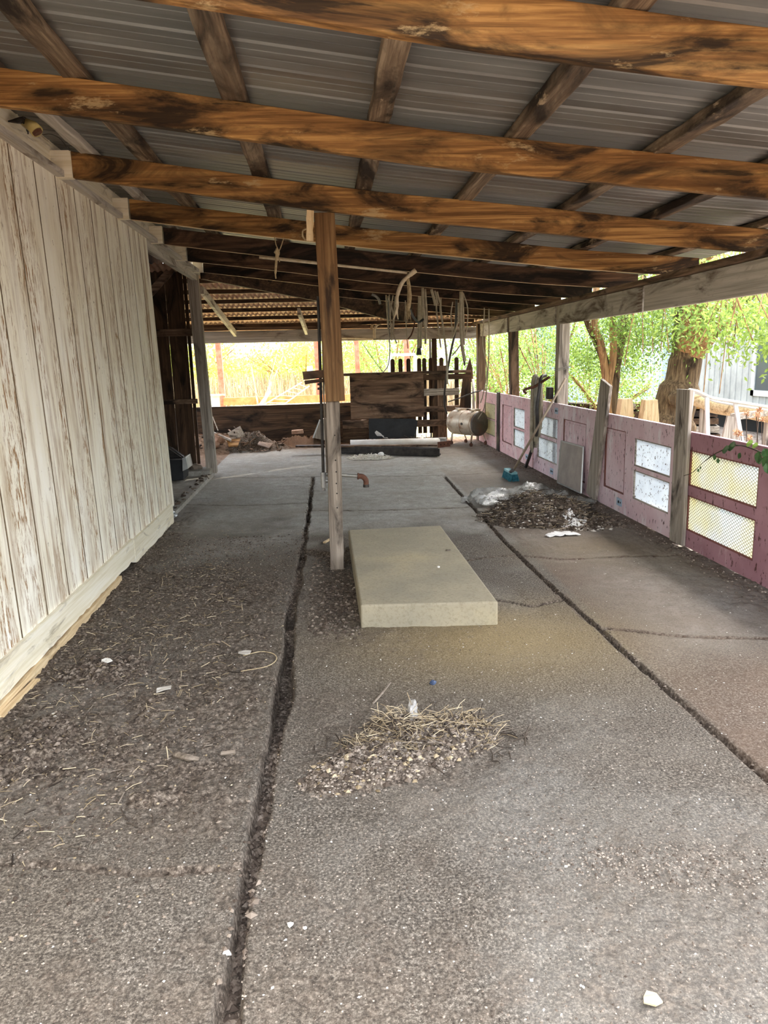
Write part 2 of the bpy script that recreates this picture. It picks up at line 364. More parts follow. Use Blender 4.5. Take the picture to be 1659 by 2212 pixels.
def heap(X, Y, cx_, cy_, rx, ry, h, rot=0.0):
    c, s_ = math.cos(rot), math.sin(rot); u = ((X-cx_)*c+(Y-cy_)*s_)/rx; v = (-(X-cx_)*s_+(Y-cy_)*c)/ry
    return h*np.clip(1-(u*u+v*v), 0, 1)
def floor_h(X, Y):
    n1 = fbm(X, Y, 1.2, 4, 3); n2 = fbm(X, Y, 9, 4, 11); n3 = fbm(X, Y, 38, 3, 23)
    wig = (fbm(X, Y, 5, 4, 31)-.5)*.06+(fbm(X, Y, 30, 2, 33)-.5)*.012
    base = (n1-.5)*.016+(n2-.5)*.005
    # dirt cover mask
    d = np.zeros_like(X)
    left = sst(-.22, -.38, X+wig)*sst(5.9, 4.6, Y+wig*6)*sst(1.7, 2.5, Y+wig*4)
    d = np.maximum(d, left*(.55+.6*(fbm(X, Y, 2.2, 4, 41)-.35)))
    edge = sst(-1.05, -1.42, X+wig*2)*sst(9, 6, Y); d = np.maximum(d, edge*.8)
    d = np.maximum(d, np.exp(-((X-.02)/.35)**2-((Y-4.3)/.75)**2)*.75)
    d = np.maximum(d, np.exp(-((X-.35)/.5)**2-((Y-2.55)/.45)**2)*.55)
    d = np.maximum(d, np.exp(-((X-1.0)/.75)**2-((Y-1.75)/.35)**2)*.42)
    d = np.maximum(d, np.exp(-((X-1.9)/.75)**2-((Y-6.4)/.75)**2)*.6)
    d = np.maximum(d, sst(2.1, 2.6, X+wig*3)*.6*sst(12.5, 10, Y))
    d = np.maximum(d, sst(1.45, 1.5, X)*sst(9.1, 8.9, Y)*sst(4.9, 5.2, Y)*.30)
    d = np.maximum(d, sst(1.9, 1.0, Y)*(.10+.5*(fbm(X, Y, 2.7, 4, 51)-.4)))
    d = np.maximum(d, sst(12.0, 12.9, Y+wig*8)*.8)
    lump = (n2-.42)*.038+(n3-.5)*.024
    z = base+np.clip(d, 0, 1)*(lump+.006)+(n3-.5)*.0035
    dl = polydist(X+wig*.5, Y, crackL); w = .010+.024*fbm(X*0, Y, 2.3, 3, 61)+.012*np.exp(-((Y-3.1)/.5)**2)
    fill = sst(.35, .62, fbm(X*0+3, Y, 1.3, 3, 71))*(1-np.exp(-((Y-3.15)/.45)**2)*.98)
    fill = np.where(Y < 2.5, .55, fill)
    k = sst(1.25, .85, dl/w); kl = k*(Y < 9.37)
    z = z-kl*(.085*(1-fill)+.022+.02*(n2-.5))+sst(2.2, 1.0, dl/w)*(1-k)*.003
    d = np.maximum(d, sst(1.9, .9, dl/w)*.75*(Y < 9.37))
    dr = polydist(X+wig*.25, Y, crackR); k = sst(.016, .009, dr)*(Y < 9.0); z = z-k*.03; d = np.maximum(d, sst(.04, .012, dr)*.8*(Y < 9.0))
    z = z+.012*(X > 1.42)*(Y > 3.6)*(Y < 9.1)*(dr > .01)*0
    for j in joints:
        dj = polydist(X, Y+wig*.5, j); k = sst(.012, .005, dj); z = z-k*.014; d = np.maximum(d, sst(.035, .008, dj)*.75)
    dp = polydist(X, Y, [(-.2, 5.6), (-.02, 5.45)]); z = z-sst(.1, .03, dp)*.02; d = np.maximum(d, sst(.16, .05, dp+wig))
    # heaps of swept dirt
    hp = heap(X, Y, -1.12, 3.45, .22, .16, .035)+heap(X, Y, -1.2, 2.75, .15, .3, .02)+heap(X, Y, -.62, 2.32, .12, .05, .015)+heap(X, Y, .24, 2.49, .42, .16, .06, .42)+heap(X, Y, .24, 2.70, .14, .10, .05)+heap(X, Y, .46, 2.58, .16, .12, .03)
    hp = hp+heap(X, Y, 1.88, 6.45, .52, .42, .17)+heap(X, Y, 2.15, 6.15, .25, .2, .05)
    hp = hp+heap(X, Y, -1.62, 12.65, .75, .42, .26)+heap(X, Y, -1.0, 12.6, .4, .22, .11)+heap(X, Y, -.45, 13.0, .55, .22, .16)
    hp = hp+heap(X, Y, .95, 13.0, .55, .25, .05)
    act = hp > .002; z = z+hp*(.55+.9*n2)+act*(n3-.5)*.03; d = np.where(act, np.maximum(d, .9), d)
    tint = np.clip(sst(12.1, 13.0, Y+wig*10)*sst(-1.2, -.6, X)*.9, 0, 1)*1.0
    tint = np.maximum(tint, sst(1.44, 1.5, X)*.42*fbm(X, Y, 1.5, 3, 81))
    dust = sst(7.2, 5.2, Y+wig*14+(n1-.5)*3)*sst(2.2, 1.2, X)*.95+.12
    dust = np.maximum(dust, sst(3.9, 3.0, Y))*(.75+.25*sst(.35, .55, fbm(X, Y, 1.1, 4, 93)))
    d = np.maximum(d, sst(.5, .64, fbm(X, Y, 2.0, 4, 97))*.38*sst(4.2, 3.0, Y))
    sand = np.exp(-((X-.85)/.7)**2-((Y-3.6)/.5)**2)*.85+np.exp(-((X-2.0)/.5)**2-((Y-5.3)/.4)**2)*.4
    global _dust, _sand, _Z
    if X.size > 60000: _Z = z
    _dust, _sand = np.clip(dust, 0, 1), np.clip(sand, 0, 1)
    return z, np.clip(d, 0, 1), tint
def grid_mesh(name, xs, ys, fn, mat, extra=True):
    X, Y = np.meshgrid(xs, ys); z, d, tn = fn(X, Y); nx, ny = len(xs), len(ys)
    co = np.stack([X, Y, z], -1).reshape(-1, 3); i = np.arange(nx*ny).reshape(ny, nx)
    q = np.stack([i[:-1,:-1], i[:-1,1:], i[1:,1:], i[1:,:-1]], -1).reshape(-1, 4)
    me = bpy.data.meshes.new(name); me.vertices.add(len(co)); me.vertices.foreach_set('co', co.ravel())
    me.loops.add(q.size); me.loops.foreach_set('vertex_index', q.ravel().astype(np.int32)); me.polygons.add(len(q))
    me.polygons.foreach_set('loop_start', (np.arange(len(q))*4).astype(np.int32)); me.update(calc_edges=True)
    me.polygons.foreach_set('use_smooth', np.ones(len(q), bool))
    for nm, arr in (('dirt', d), ('tint', tn), ('dust', _dust if fn is floor_h else None), ('sand', _sand if fn is floor_h else None)):
        if arr is not None: at_ = me.attributes.new(nm, 'FLOAT', 'POINT'); at_.data.foreach_set('value', arr.ravel().astype(np.float32))
    me.validate(); me.materials.append(M[mat]); ob = bpy.data.objects.new(name, me); C.objects.link(ob); return ob
ys = [.35]
while ys[-1] < 13.5: ys.append(ys[-1]+max(.007, .0042*ys[-1]))
xs = np.arange(-1.62, 2.70, .0105)
flo = struct(grid_mesh('floor', xs, np.array(ys), floor_h, 'floor'), 'cracked dirty concrete slab floor of the open shed')
_fx, _fy = xs, np.array(ys)
def fz(x, y):
    i = int(np.clip(np.searchsorted(_fx, x)-1, 0, len(_fx)-2)); j = int(np.clip(np.searchsorted(_fy, y)-1, 0, len(_fy)-2))
    u = min(max((x-_fx[i])/(_fx[i+1]-_fx[i]), 0), 1); v = min(max((y-_fy[j])/(_fy[j+1]-_fy[j]), 0), 1)
    return float((_Z[j, i]*(1-u)+_Z[j, i+1]*u)*(1-v)+(_Z[j+1, i]*(1-u)+_Z[j+1, i+1]*u)*v)
# ground outside
def gfn(X, Y):
    n = fbm(X, Y, .35, 5, 5); return -.06+(n-.5)*.10, n*0, n*0
g = grid_mesh('ground_yard', np.linspace(2.69, 30, 160), np.linspace(-8, 34, 200), gfn, 'litter'); struct(g, 'leaf strewn ground of the yard beside the shed')
g = grid_mesh('ground_field', np.linspace(-30, 2.75, 120), np.linspace(13.45, 60, 160), gfn, 'drygrass'); struct(g, 'sunlit dry grass ground behind the shed')
g = grid_mesh('ground_field', np.linspace(2.6, 40, 80), np.linspace(33.9, 60, 60), gfn, 'drygrass'); struct(g, 'sunlit field beyond the yard')
g = grid_mesh('ground_front', np.linspace(-14, 2.75, 120), np.linspace(-14, .36, 120), gfn, 'soil'); struct(g, 'dusty ground in front of the shed')
struct(MB().box(-3.6, -1.6, .3, 10.2, -.1, .035).build('floor', 'floor'), 'dusty floor of the side room')

# ---- roof sheets (ribbed), clipped at the valley
def sheet(name, y0, y1, xa, xb, zfn, mat, along='x'):
    prof = []; y = y0
    while y < y1:
        for dy, dz in ((0, 0), (.02, 0), (.028, .009), (.042, .009), (.05, 0), (.10, 0), (.103, .0025), (.109, .0025), (.112, 0), (.17, 0), (.173, .002), (.178, .002), (.181, 0), (.22, 0)):
            prof.append((y+dy, dz))
        y += .23
    nx = 14; vs = []; fs = []
    for (yy, dz) in prof:
        x0 = xa
        if yy > 9.6: x0 = max(xa, (yy-9.6)/.756-1.45)
        x0 = min(x0, xb-.01)
        for k in range(nx+1): x = x0+(xb-x0)*k/nx; vs.append((x, yy, zfn(x)+dz))
    for j in range(len(prof)-1):
        for k in range(nx): a = j*(nx+1)+k; fs.append((a, a+1, a+nx+2, a+nx+1))
    b = MB().add(vs, fs); o = b.build(name, mat); sol = o.modifiers.new('solid', 'SOLIDIFY'); sol.thickness = .0012; return o
struct(sheet('ceiling', 1.55, 13.3, -1.72, 3.28, lambda x: zb(x)+.197, 'roof'), 'ribbed grey metal roof sheets seen from below')
# far roof: corrugations run along Y, falls away from the camera
def far_z(y): return 2.66-.165*(y-9.6)
b = MB(); nx = 420; ny = 12; vs = []; fs = []
for j in range(ny+1):
    for k in range(nx+1):
        x = -4.2+7.0*k/nx; lo = 9.62+max(0, (x+1.45))*.756; y = lo+(13.75-lo)*j/ny
        vs.append((x, y, far_z(y)+.012*math.sin(k*math.pi*2/4.5)))
for j in range(ny):
    for k in range(nx): a = j*(nx+1)+k; fs.append((a, a+1, a+nx+2, a+nx+1))
o = b.add(vs, fs).build('ceiling', 'rusty_roof', smooth=True); struct(o, 'rusty corrugated tin roof over the far end')

# ---- left wall: siding with grooves, base board, trim
prof = []; y = -.2; ys_ = []
while y < 7.0:
    prof += [(y, 0), (y+.004, -.009), (y+.011, -.009), (y+.015, 0)]; y += .33
prof.append((7.04, 0)); b = MB(); zs = np.linspace(.14, 2.58, 10); vs = []; fs = []
def wallx(z): return -1.475-.045*(z-.14)/2.44
for (yy, dx) in prof:
    for z in zs: vs.append((wallx(z)+dx, yy, z+(0 if z > .2 else .0)))
n = len(zs)
for j in range(len(prof)-1):
    for k in range(n-1): a = j*n+k; fs.append((a, a+n, a+n+1, a+1))
o = b.add(vs, fs).build('wall_left', 'siding'); o.data.materials.append(M['groove'])
for p_ in o.data.polygons:
    ds = [o.data.vertices[i].co.x-(wallx(o.data.vertices[i].co.z+.14)-o.location.x) for i in p_.vertices]
    if min(ds) < -.002: p_.material_index = 1
s_ = o.modifiers.new('solid', 'SOLIDIFY'); s_.thickness = .02; s_.offset = -1
struct(o, 'grimy cream painted grooved plywood siding of the side room')
struct(MB().box(-1.60, -1.54, 6.98, 7.04, .02, 2.58).build('trim_1', 'dark_z'), 'dark end stud of the siding wall')
def ragged_board(y0, y1, x, z0, z1, seed):
    q = random.Random(seed); n = int((y1-y0)/.06); top = []; bot = []; c = 0
    for k in range(n+1):
        yy = y0+(y1-y0)*k/n; top.append((x, yy, z1+q.uniform(-.004, .004))); bot.append((x, yy, z0+q.uniform(-.003, .008)))
    vs = top+bot+[(p[0]-.03, p[1], p[2]) for p in top+bot]; m_ = n+1; fs = []
    for k in range(n): fs += [(k, k+1, m_+k+1, m_+k), (2*m_+k, 3*m_+k, 3*m_+k+1, 2*m_+k+1), (k, 2*m_+k, 2*m_+k+1, k+1), (m_+k, m_+k+1, 3*m_+k+1, 3*m_+k)]
    fs += [(0, m_, 3*m_, 2*m_), (n, 2*m_+n, 3*m_+n, m_+n)]
    return MB().add(vs, fs)
struct(ragged_board(-.2, 5.43, -1.455, .045, .20, 1).build('baseboard_left', 'cream_y'), 'cracked cream base board, near length')
struct(ragged_board(5.44, 6.86, -1.452, .01, .185, 2).build('baseboard_left', 'cream_y'), 'cream base board, far length')
struct(ragged_board(-.2, 5.0, -1.44, -.01, .042, 3).build('trim_2', 'tan_y'), 'splintered strip under the base board')
struct(MB().box(-1.54, -1.475, 1.2, 9.95, 2.545, 2.58).build('trim_3', 'painted_y'), 'grey ledge along the wall top')
struct(MB().box(-1.58, -1.545, 1.2, 9.95, 2.58, 2.80).build('trim_4', 'cream_y'), 'cream fascia board above the siding wall')
struct(MB().box(-1.60, -1.54, 7.04, 9.95, 2.47, 2.56).build('trim_5', 'painted_y'), 'header over the side room opening')
# side room shell
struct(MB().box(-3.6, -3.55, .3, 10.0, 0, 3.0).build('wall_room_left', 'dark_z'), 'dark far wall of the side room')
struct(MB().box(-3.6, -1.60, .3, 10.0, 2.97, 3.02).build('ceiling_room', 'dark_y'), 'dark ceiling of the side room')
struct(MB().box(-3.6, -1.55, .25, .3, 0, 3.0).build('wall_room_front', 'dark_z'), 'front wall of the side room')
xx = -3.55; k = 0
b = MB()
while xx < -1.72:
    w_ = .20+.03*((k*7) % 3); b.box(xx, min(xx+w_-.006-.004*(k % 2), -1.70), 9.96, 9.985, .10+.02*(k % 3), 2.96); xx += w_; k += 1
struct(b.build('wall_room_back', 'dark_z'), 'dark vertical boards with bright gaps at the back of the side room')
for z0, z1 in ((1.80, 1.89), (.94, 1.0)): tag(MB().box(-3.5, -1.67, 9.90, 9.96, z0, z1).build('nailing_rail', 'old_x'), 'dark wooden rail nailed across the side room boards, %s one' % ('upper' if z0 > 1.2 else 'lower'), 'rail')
tag(MB().bar((-2.45, 9.93, 2.05), (-1.86, 9.93, 2.62), .05, .09).build('diagonal_brace', 'old_x'), 'diagonal wooden brace across the dark boards of the side room', 'brace')
o = MB().bar((-1.535, 9.86, .03), (-1.60, 9.86, 2.56), .135, .10, up=(0,1,0), rough=.002, seg=8).build('door_post', 'grey_z', bevel=.006)
tag(o, 'weathered grey door post at the far side of the side room opening', 'post')
# sill
struct(MB().box(-1.60, -1.50, 6.9, 9.75, -.05, .05).build('trim_6', 'floor'), 'concrete sill of the side room opening')
struct(MB().box(-2.6, -1.52, 9.55, 9.95, -.05, .10).build('trim_7', 'floor'), 'raised concrete footing under the door post')

# ---- right side: plate, header boards, posts
tag(MB().bar((2.67, 1.2, 2.005), (2.67, 13.25, 2.005), .14, .04, up=(0,0,1), rough=.003, seg=30).build('top_plate', 'old_y'), 'weathered wooden top plate running along the right side under the rafters', 'beam')
hd = [('header_board', 1.2, 6.16, 'front length of the grey header board at the right, ending at the row of nails'),
      ('header_board', 6.19, 8.42, 'grey header board length between the nail splice and the pale square post'),
      ('header_board', 8.57, 10.72, 'grey header board length between the pale and the brown posts'),
      ('header_board', 10.86, 12.75, 'short grey header board length next to the far corner post')]
for nm, a, c_, lab in hd:
    o = MB().box(2.655, 2.695, a, c_, 1.775, 1.982).build(nm, 'painted_y', bevel=.004); tag(o, lab, 'board')
    if a == 6.19:
        pass
o = MB()
for k in range(7): zz = 1.80+.026*k; o.tube([(2.655, 6.20, zz), (2.63, 6.215+.01*(k % 3), zz-.008)], .0022, 5)
tag(o.build('bent_nails', 'rust'), 'row of bent rusty nails sticking out at the header board splice', 'nails', kind='stuff')
def rpost(y0, y1, lab, mat, lean=0.0, z1=1.985, x0=2.665, x1=2.79):
    yc = (y0+y1)/2; o = MB().bar((( x0+x1)/2+lean, yc, -.05), ((x0+x1)/2, yc, z1), x1-x0, y1-y0, up=(0,1,0), rough=.003, seg=10).build('square_post', mat, bevel=.006)
    return tag(o, lab, 'post')
rpost(8.43, 8.56, 'thick pale weathered square post on the right with a wire tie', 'grey_z', -.01)
rpost(10.73, 10.85, 'brown square post on the right between the pale post and the corner', 'old_z', .05)
rpost(12.76, 12.90, 'dark far right corner post', 'old_z', 0, 1.985, 2.62, 2.76)
o = MB()
for dz in (0, .012, .024): o.tube([(2.655, 8.42, 1.26+dz), (2.80, 8.42, 1.29+dz), (2.80, 8.57, 1.28+dz), (2.655, 8.57, 1.26+dz), (2.655, 8.42, 1.26+dz)], .003, 5)
tag(o.build('wire_tie', 'galv'), 'loop of wire tied round the pale right post', 'wire')

# ---- rafters
def rafter(y, x0, x1, lab, th=.042, dp=.147, mat='rafter_x', drop=None):
    b = MB(); n = 26; vs = []; fs = []
    for k in range(n+1):
        x = x0+(x1-x0)*k/n; z = zb(x)+(.004*math.sin(x*2.1+y)) + (drop(x) if drop else 0)
        yy = y+.006*math.sin(x*1.3+y*2)
        vs += [(x, yy, z), (x, yy+th, z), (x, yy+th, z+dp), (x, yy, z+dp)]
    for k in range(n):
        for i in range(4): j = (i+1) % 4; fs.append((4*k+i, 4*k+j, 4*k+4+j, 4*k+4+i))
    fs += [(3,2,1,0), (4*n, 4*n+1, 4*n+2, 4*n+3)]
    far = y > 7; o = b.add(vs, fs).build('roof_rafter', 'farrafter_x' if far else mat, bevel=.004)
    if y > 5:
        o.data.materials.append(M['tan_x'])  # tan down faces paint in the light bouncing off the floor
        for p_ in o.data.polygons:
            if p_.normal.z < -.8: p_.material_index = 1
    return tag(o, lab, 'rafter')
rl = [(2.25, -1.44, 3.12, 'nearest and highest wooden rafter crossing the top of the view'),
      (3.48, -1.44, 3.12, 'second wooden rafter from the camera, the widest one spanning the whole view'),
      (4.80, -1.43, 3.10, 'third wooden rafter from the camera, just in front of the middle post top'),
      (6.10, -1.42, 3.08, 'fourth rafter from the camera, directly behind the middle post top'),
      (7.30, -1.42, 3.08, 'fifth rafter from the camera, with the pale branch along its lower edge'),
      (8.50, -1.42, 3.06, 'sixth rafter from the camera, dark brown, second behind the pale branch'),
      (9.60, -1.42, 3.05, 'seventh rafter from the camera, starting above the grey door post'),
      (10.8, .05, 3.05, 'eighth rafter from the camera, shorter, starting behind the middle post'),
      (12.0, .95, 3.05, 'ninth rafter from the camera, short and dark, near the far right corner'),
      (12.85, 1.75, 3.05, 'last and shortest dark rafter, against the end beam in the far right corner')]
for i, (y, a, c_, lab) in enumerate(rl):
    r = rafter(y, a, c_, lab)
    if i < 7:
        e = MB().box(-1.545, -1.43, y-.004, y+.046, zb(-1.5)-.005, zb(-1.5)+.145).build('painted_end', 'cream_x', parent=None)
        e.parent = r; o_ = np.array(e['_o'])-np.array(r['_o']); e.location = o_; e['label'] = 'cream painted rafter end'
# valley beam
b = MB(); P = [(-1.45, 9.66, 2.47), (0, 10.75, 2.25), (0.990, 11.450, 2.024), (1.668, 12.000, 1.966)]
top = [(p[0], p[1], zb(p[0])+.19) for p in P]; vs = []; fs = []
for p, q in zip(P, top): vs += [p, (p[0]-.03, p[1]+.04, p[2]), (q[0]-.03, q[1]+.04, q[2]), q]
for k in range(3):
    for i in range(4): j = (i+1) % 4; fs.append((4*k+i, 4*k+j, 4*k+4+j, 4*k+4+i))
fs += [(3,2,1,0), (12,13,14,15)]
tag(b.add(vs, fs).build('valley_beam', 'dark_x'), 'dark diagonal valley board where the rafters meet the rusty tin roof', 'beam')
# purlins: rough poles on top of the rafters, running away from the camera
pl = [(-1.34, 'pale painted purlin closest to the left wall', 'painted_y', .07), (-.99, 'first rough brown purlin pole from the left', 'purlin', .10), (-.335, 'second rough purlin pole from the left', 'purlin', .105),
      (.285, 'third rough purlin pole, above the middle post', 'purlin', .095), (.91, 'fourth rough purlin pole from the left', 'purlin', .095), (1.56, 'fifth rough purlin pole from the left', 'purlin', .095),
      (2.12, 'sixth rough purlin pole, second from the right eave', 'purlin', .09), (2.84, 'outermost purlin pole outside the right header', 'purlin', .08)]
for x, lab, mt, w_ in pl:
    y1 = min(12.9, valley_y(x)); z = zb(x)+.147+.025
    o = MB().bar((x, 1.6, z), (x, y1, z), w_, .046, rough=.005, seg=int((y1-1.6)/.18)).build('roof_purlin', mt, bevel=.008); tag(o, lab, 'purlin')
# far roof framing
for k, y in enumerate((10.25, 10.8, 11.35, 11.9, 12.45, 13.0)):
    x1 = min(2.6, (y-9.6)/.756-1.45-.05); z = far_z(y)-.062
    o = MB().bar((-4.1, y, z+.016), (x1, y, z+.016), .045, .055, rough=.003, seg=20).build('batten', 'dark_x'); tag(o, 'dark batten under the rusty tin roof, number %s from the beam at the far opening' % ['six', 'five', 'four', 'three', 'two', 'one'][k], 'batten')
for (a, c_), lab in ((((-1.563, 10.300, 2.423), (-1.487, 13.100, 1.921)), 'long slanted rafter under the tin roof beside the door post'), (((-0.349, 11.600, 2.231), (-0.281, 13.100, 1.908)), 'short slanted rafter under the tin roof left of the middle post')):
    a = (a[0], a[1], far_z(a[1])-.15); c_ = (c_[0], c_[1], far_z(c_[1])-.15)
    o = MB().bar(a, c_, .045, .10).build('lean_to_rafter', 'painted_y'); tag(o, lab, 'rafter')
# back beam and low wall
o = MB().bar((-4.1, 13.22, 1.895), (2.72, 13.22, 1.855), .09, .20, rough=.003, seg=24).build('end_beam', 'painted_x', bevel=.006); tag(o, 'thick grey beam across the far opening', 'beam')
o = MB().bar((-4.1, 13.20, 2.03), (2.72, 13.20, 1.99), .06, .06, rough=.003, seg=24).build('end_plate', 'old_x'); tag(o, 'brown plate lying on the grey beam across the far opening', 'beam')
b = MB()
for k, (z0, z1) in enumerate(((.0, .2), (.2005, .53), (.5305, .70))): b.box(-4.1, (1.6, 1.6, .45)[k], 13.26, 13.30, z0, z1)
struct(b.build('wall_back', 'dark_x'), 'low dark plank wall across the far opening')
struct(MB().box(-4.15, -4.1, 9.9, 13.3, 0, .7).build('wall_far_left', 'dark_y'), 'low plank wall of the far bay')
struct(MB().box(-4.15, -1.6, 9.9, 13.4, -.1, .0).build('floor', 'soil'), 'soil floor of the far left bay')
tag(MB().bar((1.93, 13.18, .0), (1.93, 13.18, 1.77), .085, .08, up=(0,1,0), rough=.002, seg=6).build('end_post', 'dark_z'), 'dark post in the far opening behind the hanging hoses', 'post')
tag(MB().bar((1.865, 13.23, .0), (1.865, 13.23, 1.77), .035, .04, up=(0,1,0)).build('white_strip', 'whitetrim'), 'white strip standing against the dark far post', 'strip')

# ================================================================ RIGHT FENCE OF OLD DOORS
def door(lab, y0, y1, z0, z1, mat, openings, panels, pane_mat=None, x=2.635, th=.036, lean=0.0, locks=()):
    t_ = thing('salvaged_door', lab, 'door', (x, (y0+y1)/2, z0), 'old house doors laid on their sides as a fence')
    ys_ = sorted({y0, y1} | {v for p in openings+panels for v in p[:2]}); zs_ = sorted({z0, z1} | {v for p in openings+panels for v in p[2:4]})
    b = MB()
    for i in range(len(ys_)-1):
        run = None
        for j in range(len(zs_)-1):
            yc = (ys_[i]+ys_[i+1])/2; zc = (zs_[j]+zs_[j+1])/2
            hole = any(p[0] < yc < p[1] and p[2] < zc < p[3] for p in openings+panels)
            if not hole:
                if run is None: run = zs_[j]
            if hole and run is not None: b.box(x, x+th, ys_[i], ys_[i+1], run, zs_[j]); run = None
        if run is not None: b.box(x, x+th, ys_[i], ys_[i+1], run, zs_[-1])
    b.build('door_frame', mat, t_)
    for p in panels:
        pb = MB().box(x+.012, x+.026, p[0]-.005, p[1]+.005, p[2]-.005, p[3]+.005); i_ = .035
        pb.box(x+.006, x+.014, p[0]+i_, p[1]-i_, p[2]+i_, p[3]-i_); pb.build('door_panel', mat, t_)
        mb = MB(); w_ = .013
        mb.box(x+.001, x+.014, p[0], p[0]+w_, p[2], p[3]).box(x+.001, x+.014, p[1]-w_*2, p[1], p[2], p[3]).box(x+.001, x+.014, p[0], p[1], p[2], p[2]+w_).box(x+.001, x+.014, p[0], p[1], p[3]-w_*.6, p[3])
        mb.build('moulding', 'moulding', t_)
    for p in openings:
        MB().box(x+.016, x+.020, p[0]-.004, p[1]+.004, p[2]-.004, p[3]+.004).build('window_pane', pane_mat if pane_mat else p[4], t_)
        mb = MB(); w_ = .014; mb.box(x+.004, x+.016, p[1]-w_, p[1], p[2], p[3]).box(x+.004, x+.016, p[0], p[1], p[3]-w_*.7, p[3]).box(x+.004, x+.016, p[0], p[0]+w_, p[2], p[3]).box(x+.004, x+.016, p[0], p[1], p[2], p[2]+w_*.7)
        mb.build('glazing_bead', 'moulding' if pane_mat == 'yellow_pane' else 'grey_y', t_)
    for (ly, lz) in locks:
        lk = MB().box(x-.003, x+.001, ly-.06, ly+.06, lz-.035, lz+.035).build('lock_plate', 'bluehouse', t_)
        lk['label'] = 'pale blue patch where the lock was'
        mb = MB().tube([(x-.006, ly+.01, lz), (x-.002, ly+.01, lz)], .014, 12); mb.tube([(x-.006, ly-.035, lz), (x-.002, ly-.035, lz)], .008, 10)
        mb.build('lock_hole', 'black_hole', t_)
    return t_
d1 = door('maroon salvaged door nearest the camera, with two yellow panes behind wire mesh', 3.20, 5.25, .015, .868, 'maroon_paint', [(4.31, 5.20, .14, .405), (4.31, 5.20, .475, .74)], [(3.35, 4.0, .14, .74)], 'yellow_pane')
for z0, z1 in ((.14, .405), (.475, .74)):
    b = MB(); s_ = .030
    k = 4.31-(z1-z0)*1.6
    while k < 5.20:
        for sg in (1, -1):
            a = (k, z0) if sg > 0 else (k, z1); c_ = (k+(z1-z0)*1.6, z1) if sg > 0 else (k+(z1-z0)*1.6, z0)
            ya, yb = max(a[0], 4.31), min(c_[0], 5.20)
            if yb-ya > .01:
                f = lambda yy: a[1]+(c_[1]-a[1])*(yy-a[0])/(c_[0]-a[0])
                b.tube([(2.644, ya, f(ya)), (2.644, yb, f(yb))], .0015, 4, False)
        k += s_*1.25
    w_ = b.build('wire_mesh', 'mesh_wire', d1); w_['label'] = 'diamond wire mesh over the yellow pane'
door('dusty pink salvaged door between the two upright boards, one recessed panel and two white panes', 5.31, 7.0, .015, .888, 'pink_paint', [(5.49, 6.18, .195, .45), (5.49, 6.18, .485, .725)], [(6.37, 6.86, .19, .76)], 'white_pane', locks=((6.46, .11),))
door('pink salvaged door behind the broom and leaning screen, with speckled white panes', 7.04, 9.30, .012, .893, 'pink_paint', [(8.33, 9.14, .185, .445), (8.33, 9.14, .48, .715)], [(7.38, 8.12, .13, .74)], 'white_pane', locks=((8.52, .09), (8.38, .81)))
door('rose pink salvaged door behind the hanging hose coil, panel on its left and white panes', 9.36, 11.20, .012, .888, 'rose_paint', [(9.76, 10.34, .19, .435), (9.76, 10.34, .46, .73)], [(10.44, 11.02, .18, .735)], 'white_pane', locks=((9.62, .12),))
door('farthest rose pink salvaged door beside the metal tank, with a cream sheet pane', 11.30, 13.0, .012, .87, 'rose_paint', [(11.50, 12.28, .19, .44), (11.50, 12.28, .45, .70)], [], 'cream_pane')
tag(MB().box(2.618, 2.634, 11.17, 11.33, .0, .90).build('gap_shade_strip', 'darksteel'), 'black upright strip standing in for the shaded gap between the two farthest doors', 'strip')  # black strip paints in the shade of the open gap between doors
tag(MB().bar((2.615, 5.275, .02), (2.615, 5.285, 1.172), .028, .205, up=(0,1,0), rough=.0015, seg=6).build('upright_board', 'grey_z', bevel=.003), 'dark grey upright board nailed over the joint of the maroon and pink doors', 'board')
tag(MB().bar((2.615, 7.12, .03), (2.615, 6.82, 1.178), .028, .25, up=(0,1,0), rough=.0015, seg=6).build('upright_board', 'grey_z', bevel=.003), 'pale leaning upright board with swirly grain nailed over the pink doors', 'board')
tag(MB().bar((2.69, 5.46, .0), (2.69, 5.46, 1.02), .04, .05, up=(0,1,0)).build('fence_stake', 'old_z'), 'short wooden stake behind the dark grey upright board', 'stake')
for y, lab in ((7.02, 'stake behind the joint of the two nearest pink doors'), (9.33, 'stake added in the joint behind the hose coil to block sunlight')): tag(MB().bar((2.70, y, -.06), (2.70, y, .87), .05, .10, up=(0,1,0)).build('fence_stake', 'old_z'), 'wooden '+lab, 'stake')  # stake behind the hose coil is added to stop sun leaking through the joint
# leaning screen
t_ = thing('window_screen', 'small dusty framed window screen leaning against the pink door', 'screen', (2.56, 7.76, .05))
A = Vector((2.575, 8.08, .03)); B = Vector((2.575, 7.30, .045)); Cc = Vector((2.625, 7.41, .505)); D_ = Vector((2.625, 8.13, .49))
MB().extr([A, B, Cc, D_], (-.004, 0, 0)).build('screen_mesh', 'glass_dirty', t_)
b = MB()
for p, q in ((A, B), (B, Cc), (Cc, D_), (D_, A)): b.bar(p+Vector((-.004, 0, 0)), q+Vector((-.004, 0, 0)), .014, .014)
b.build('screen_frame', 'alu', t_)

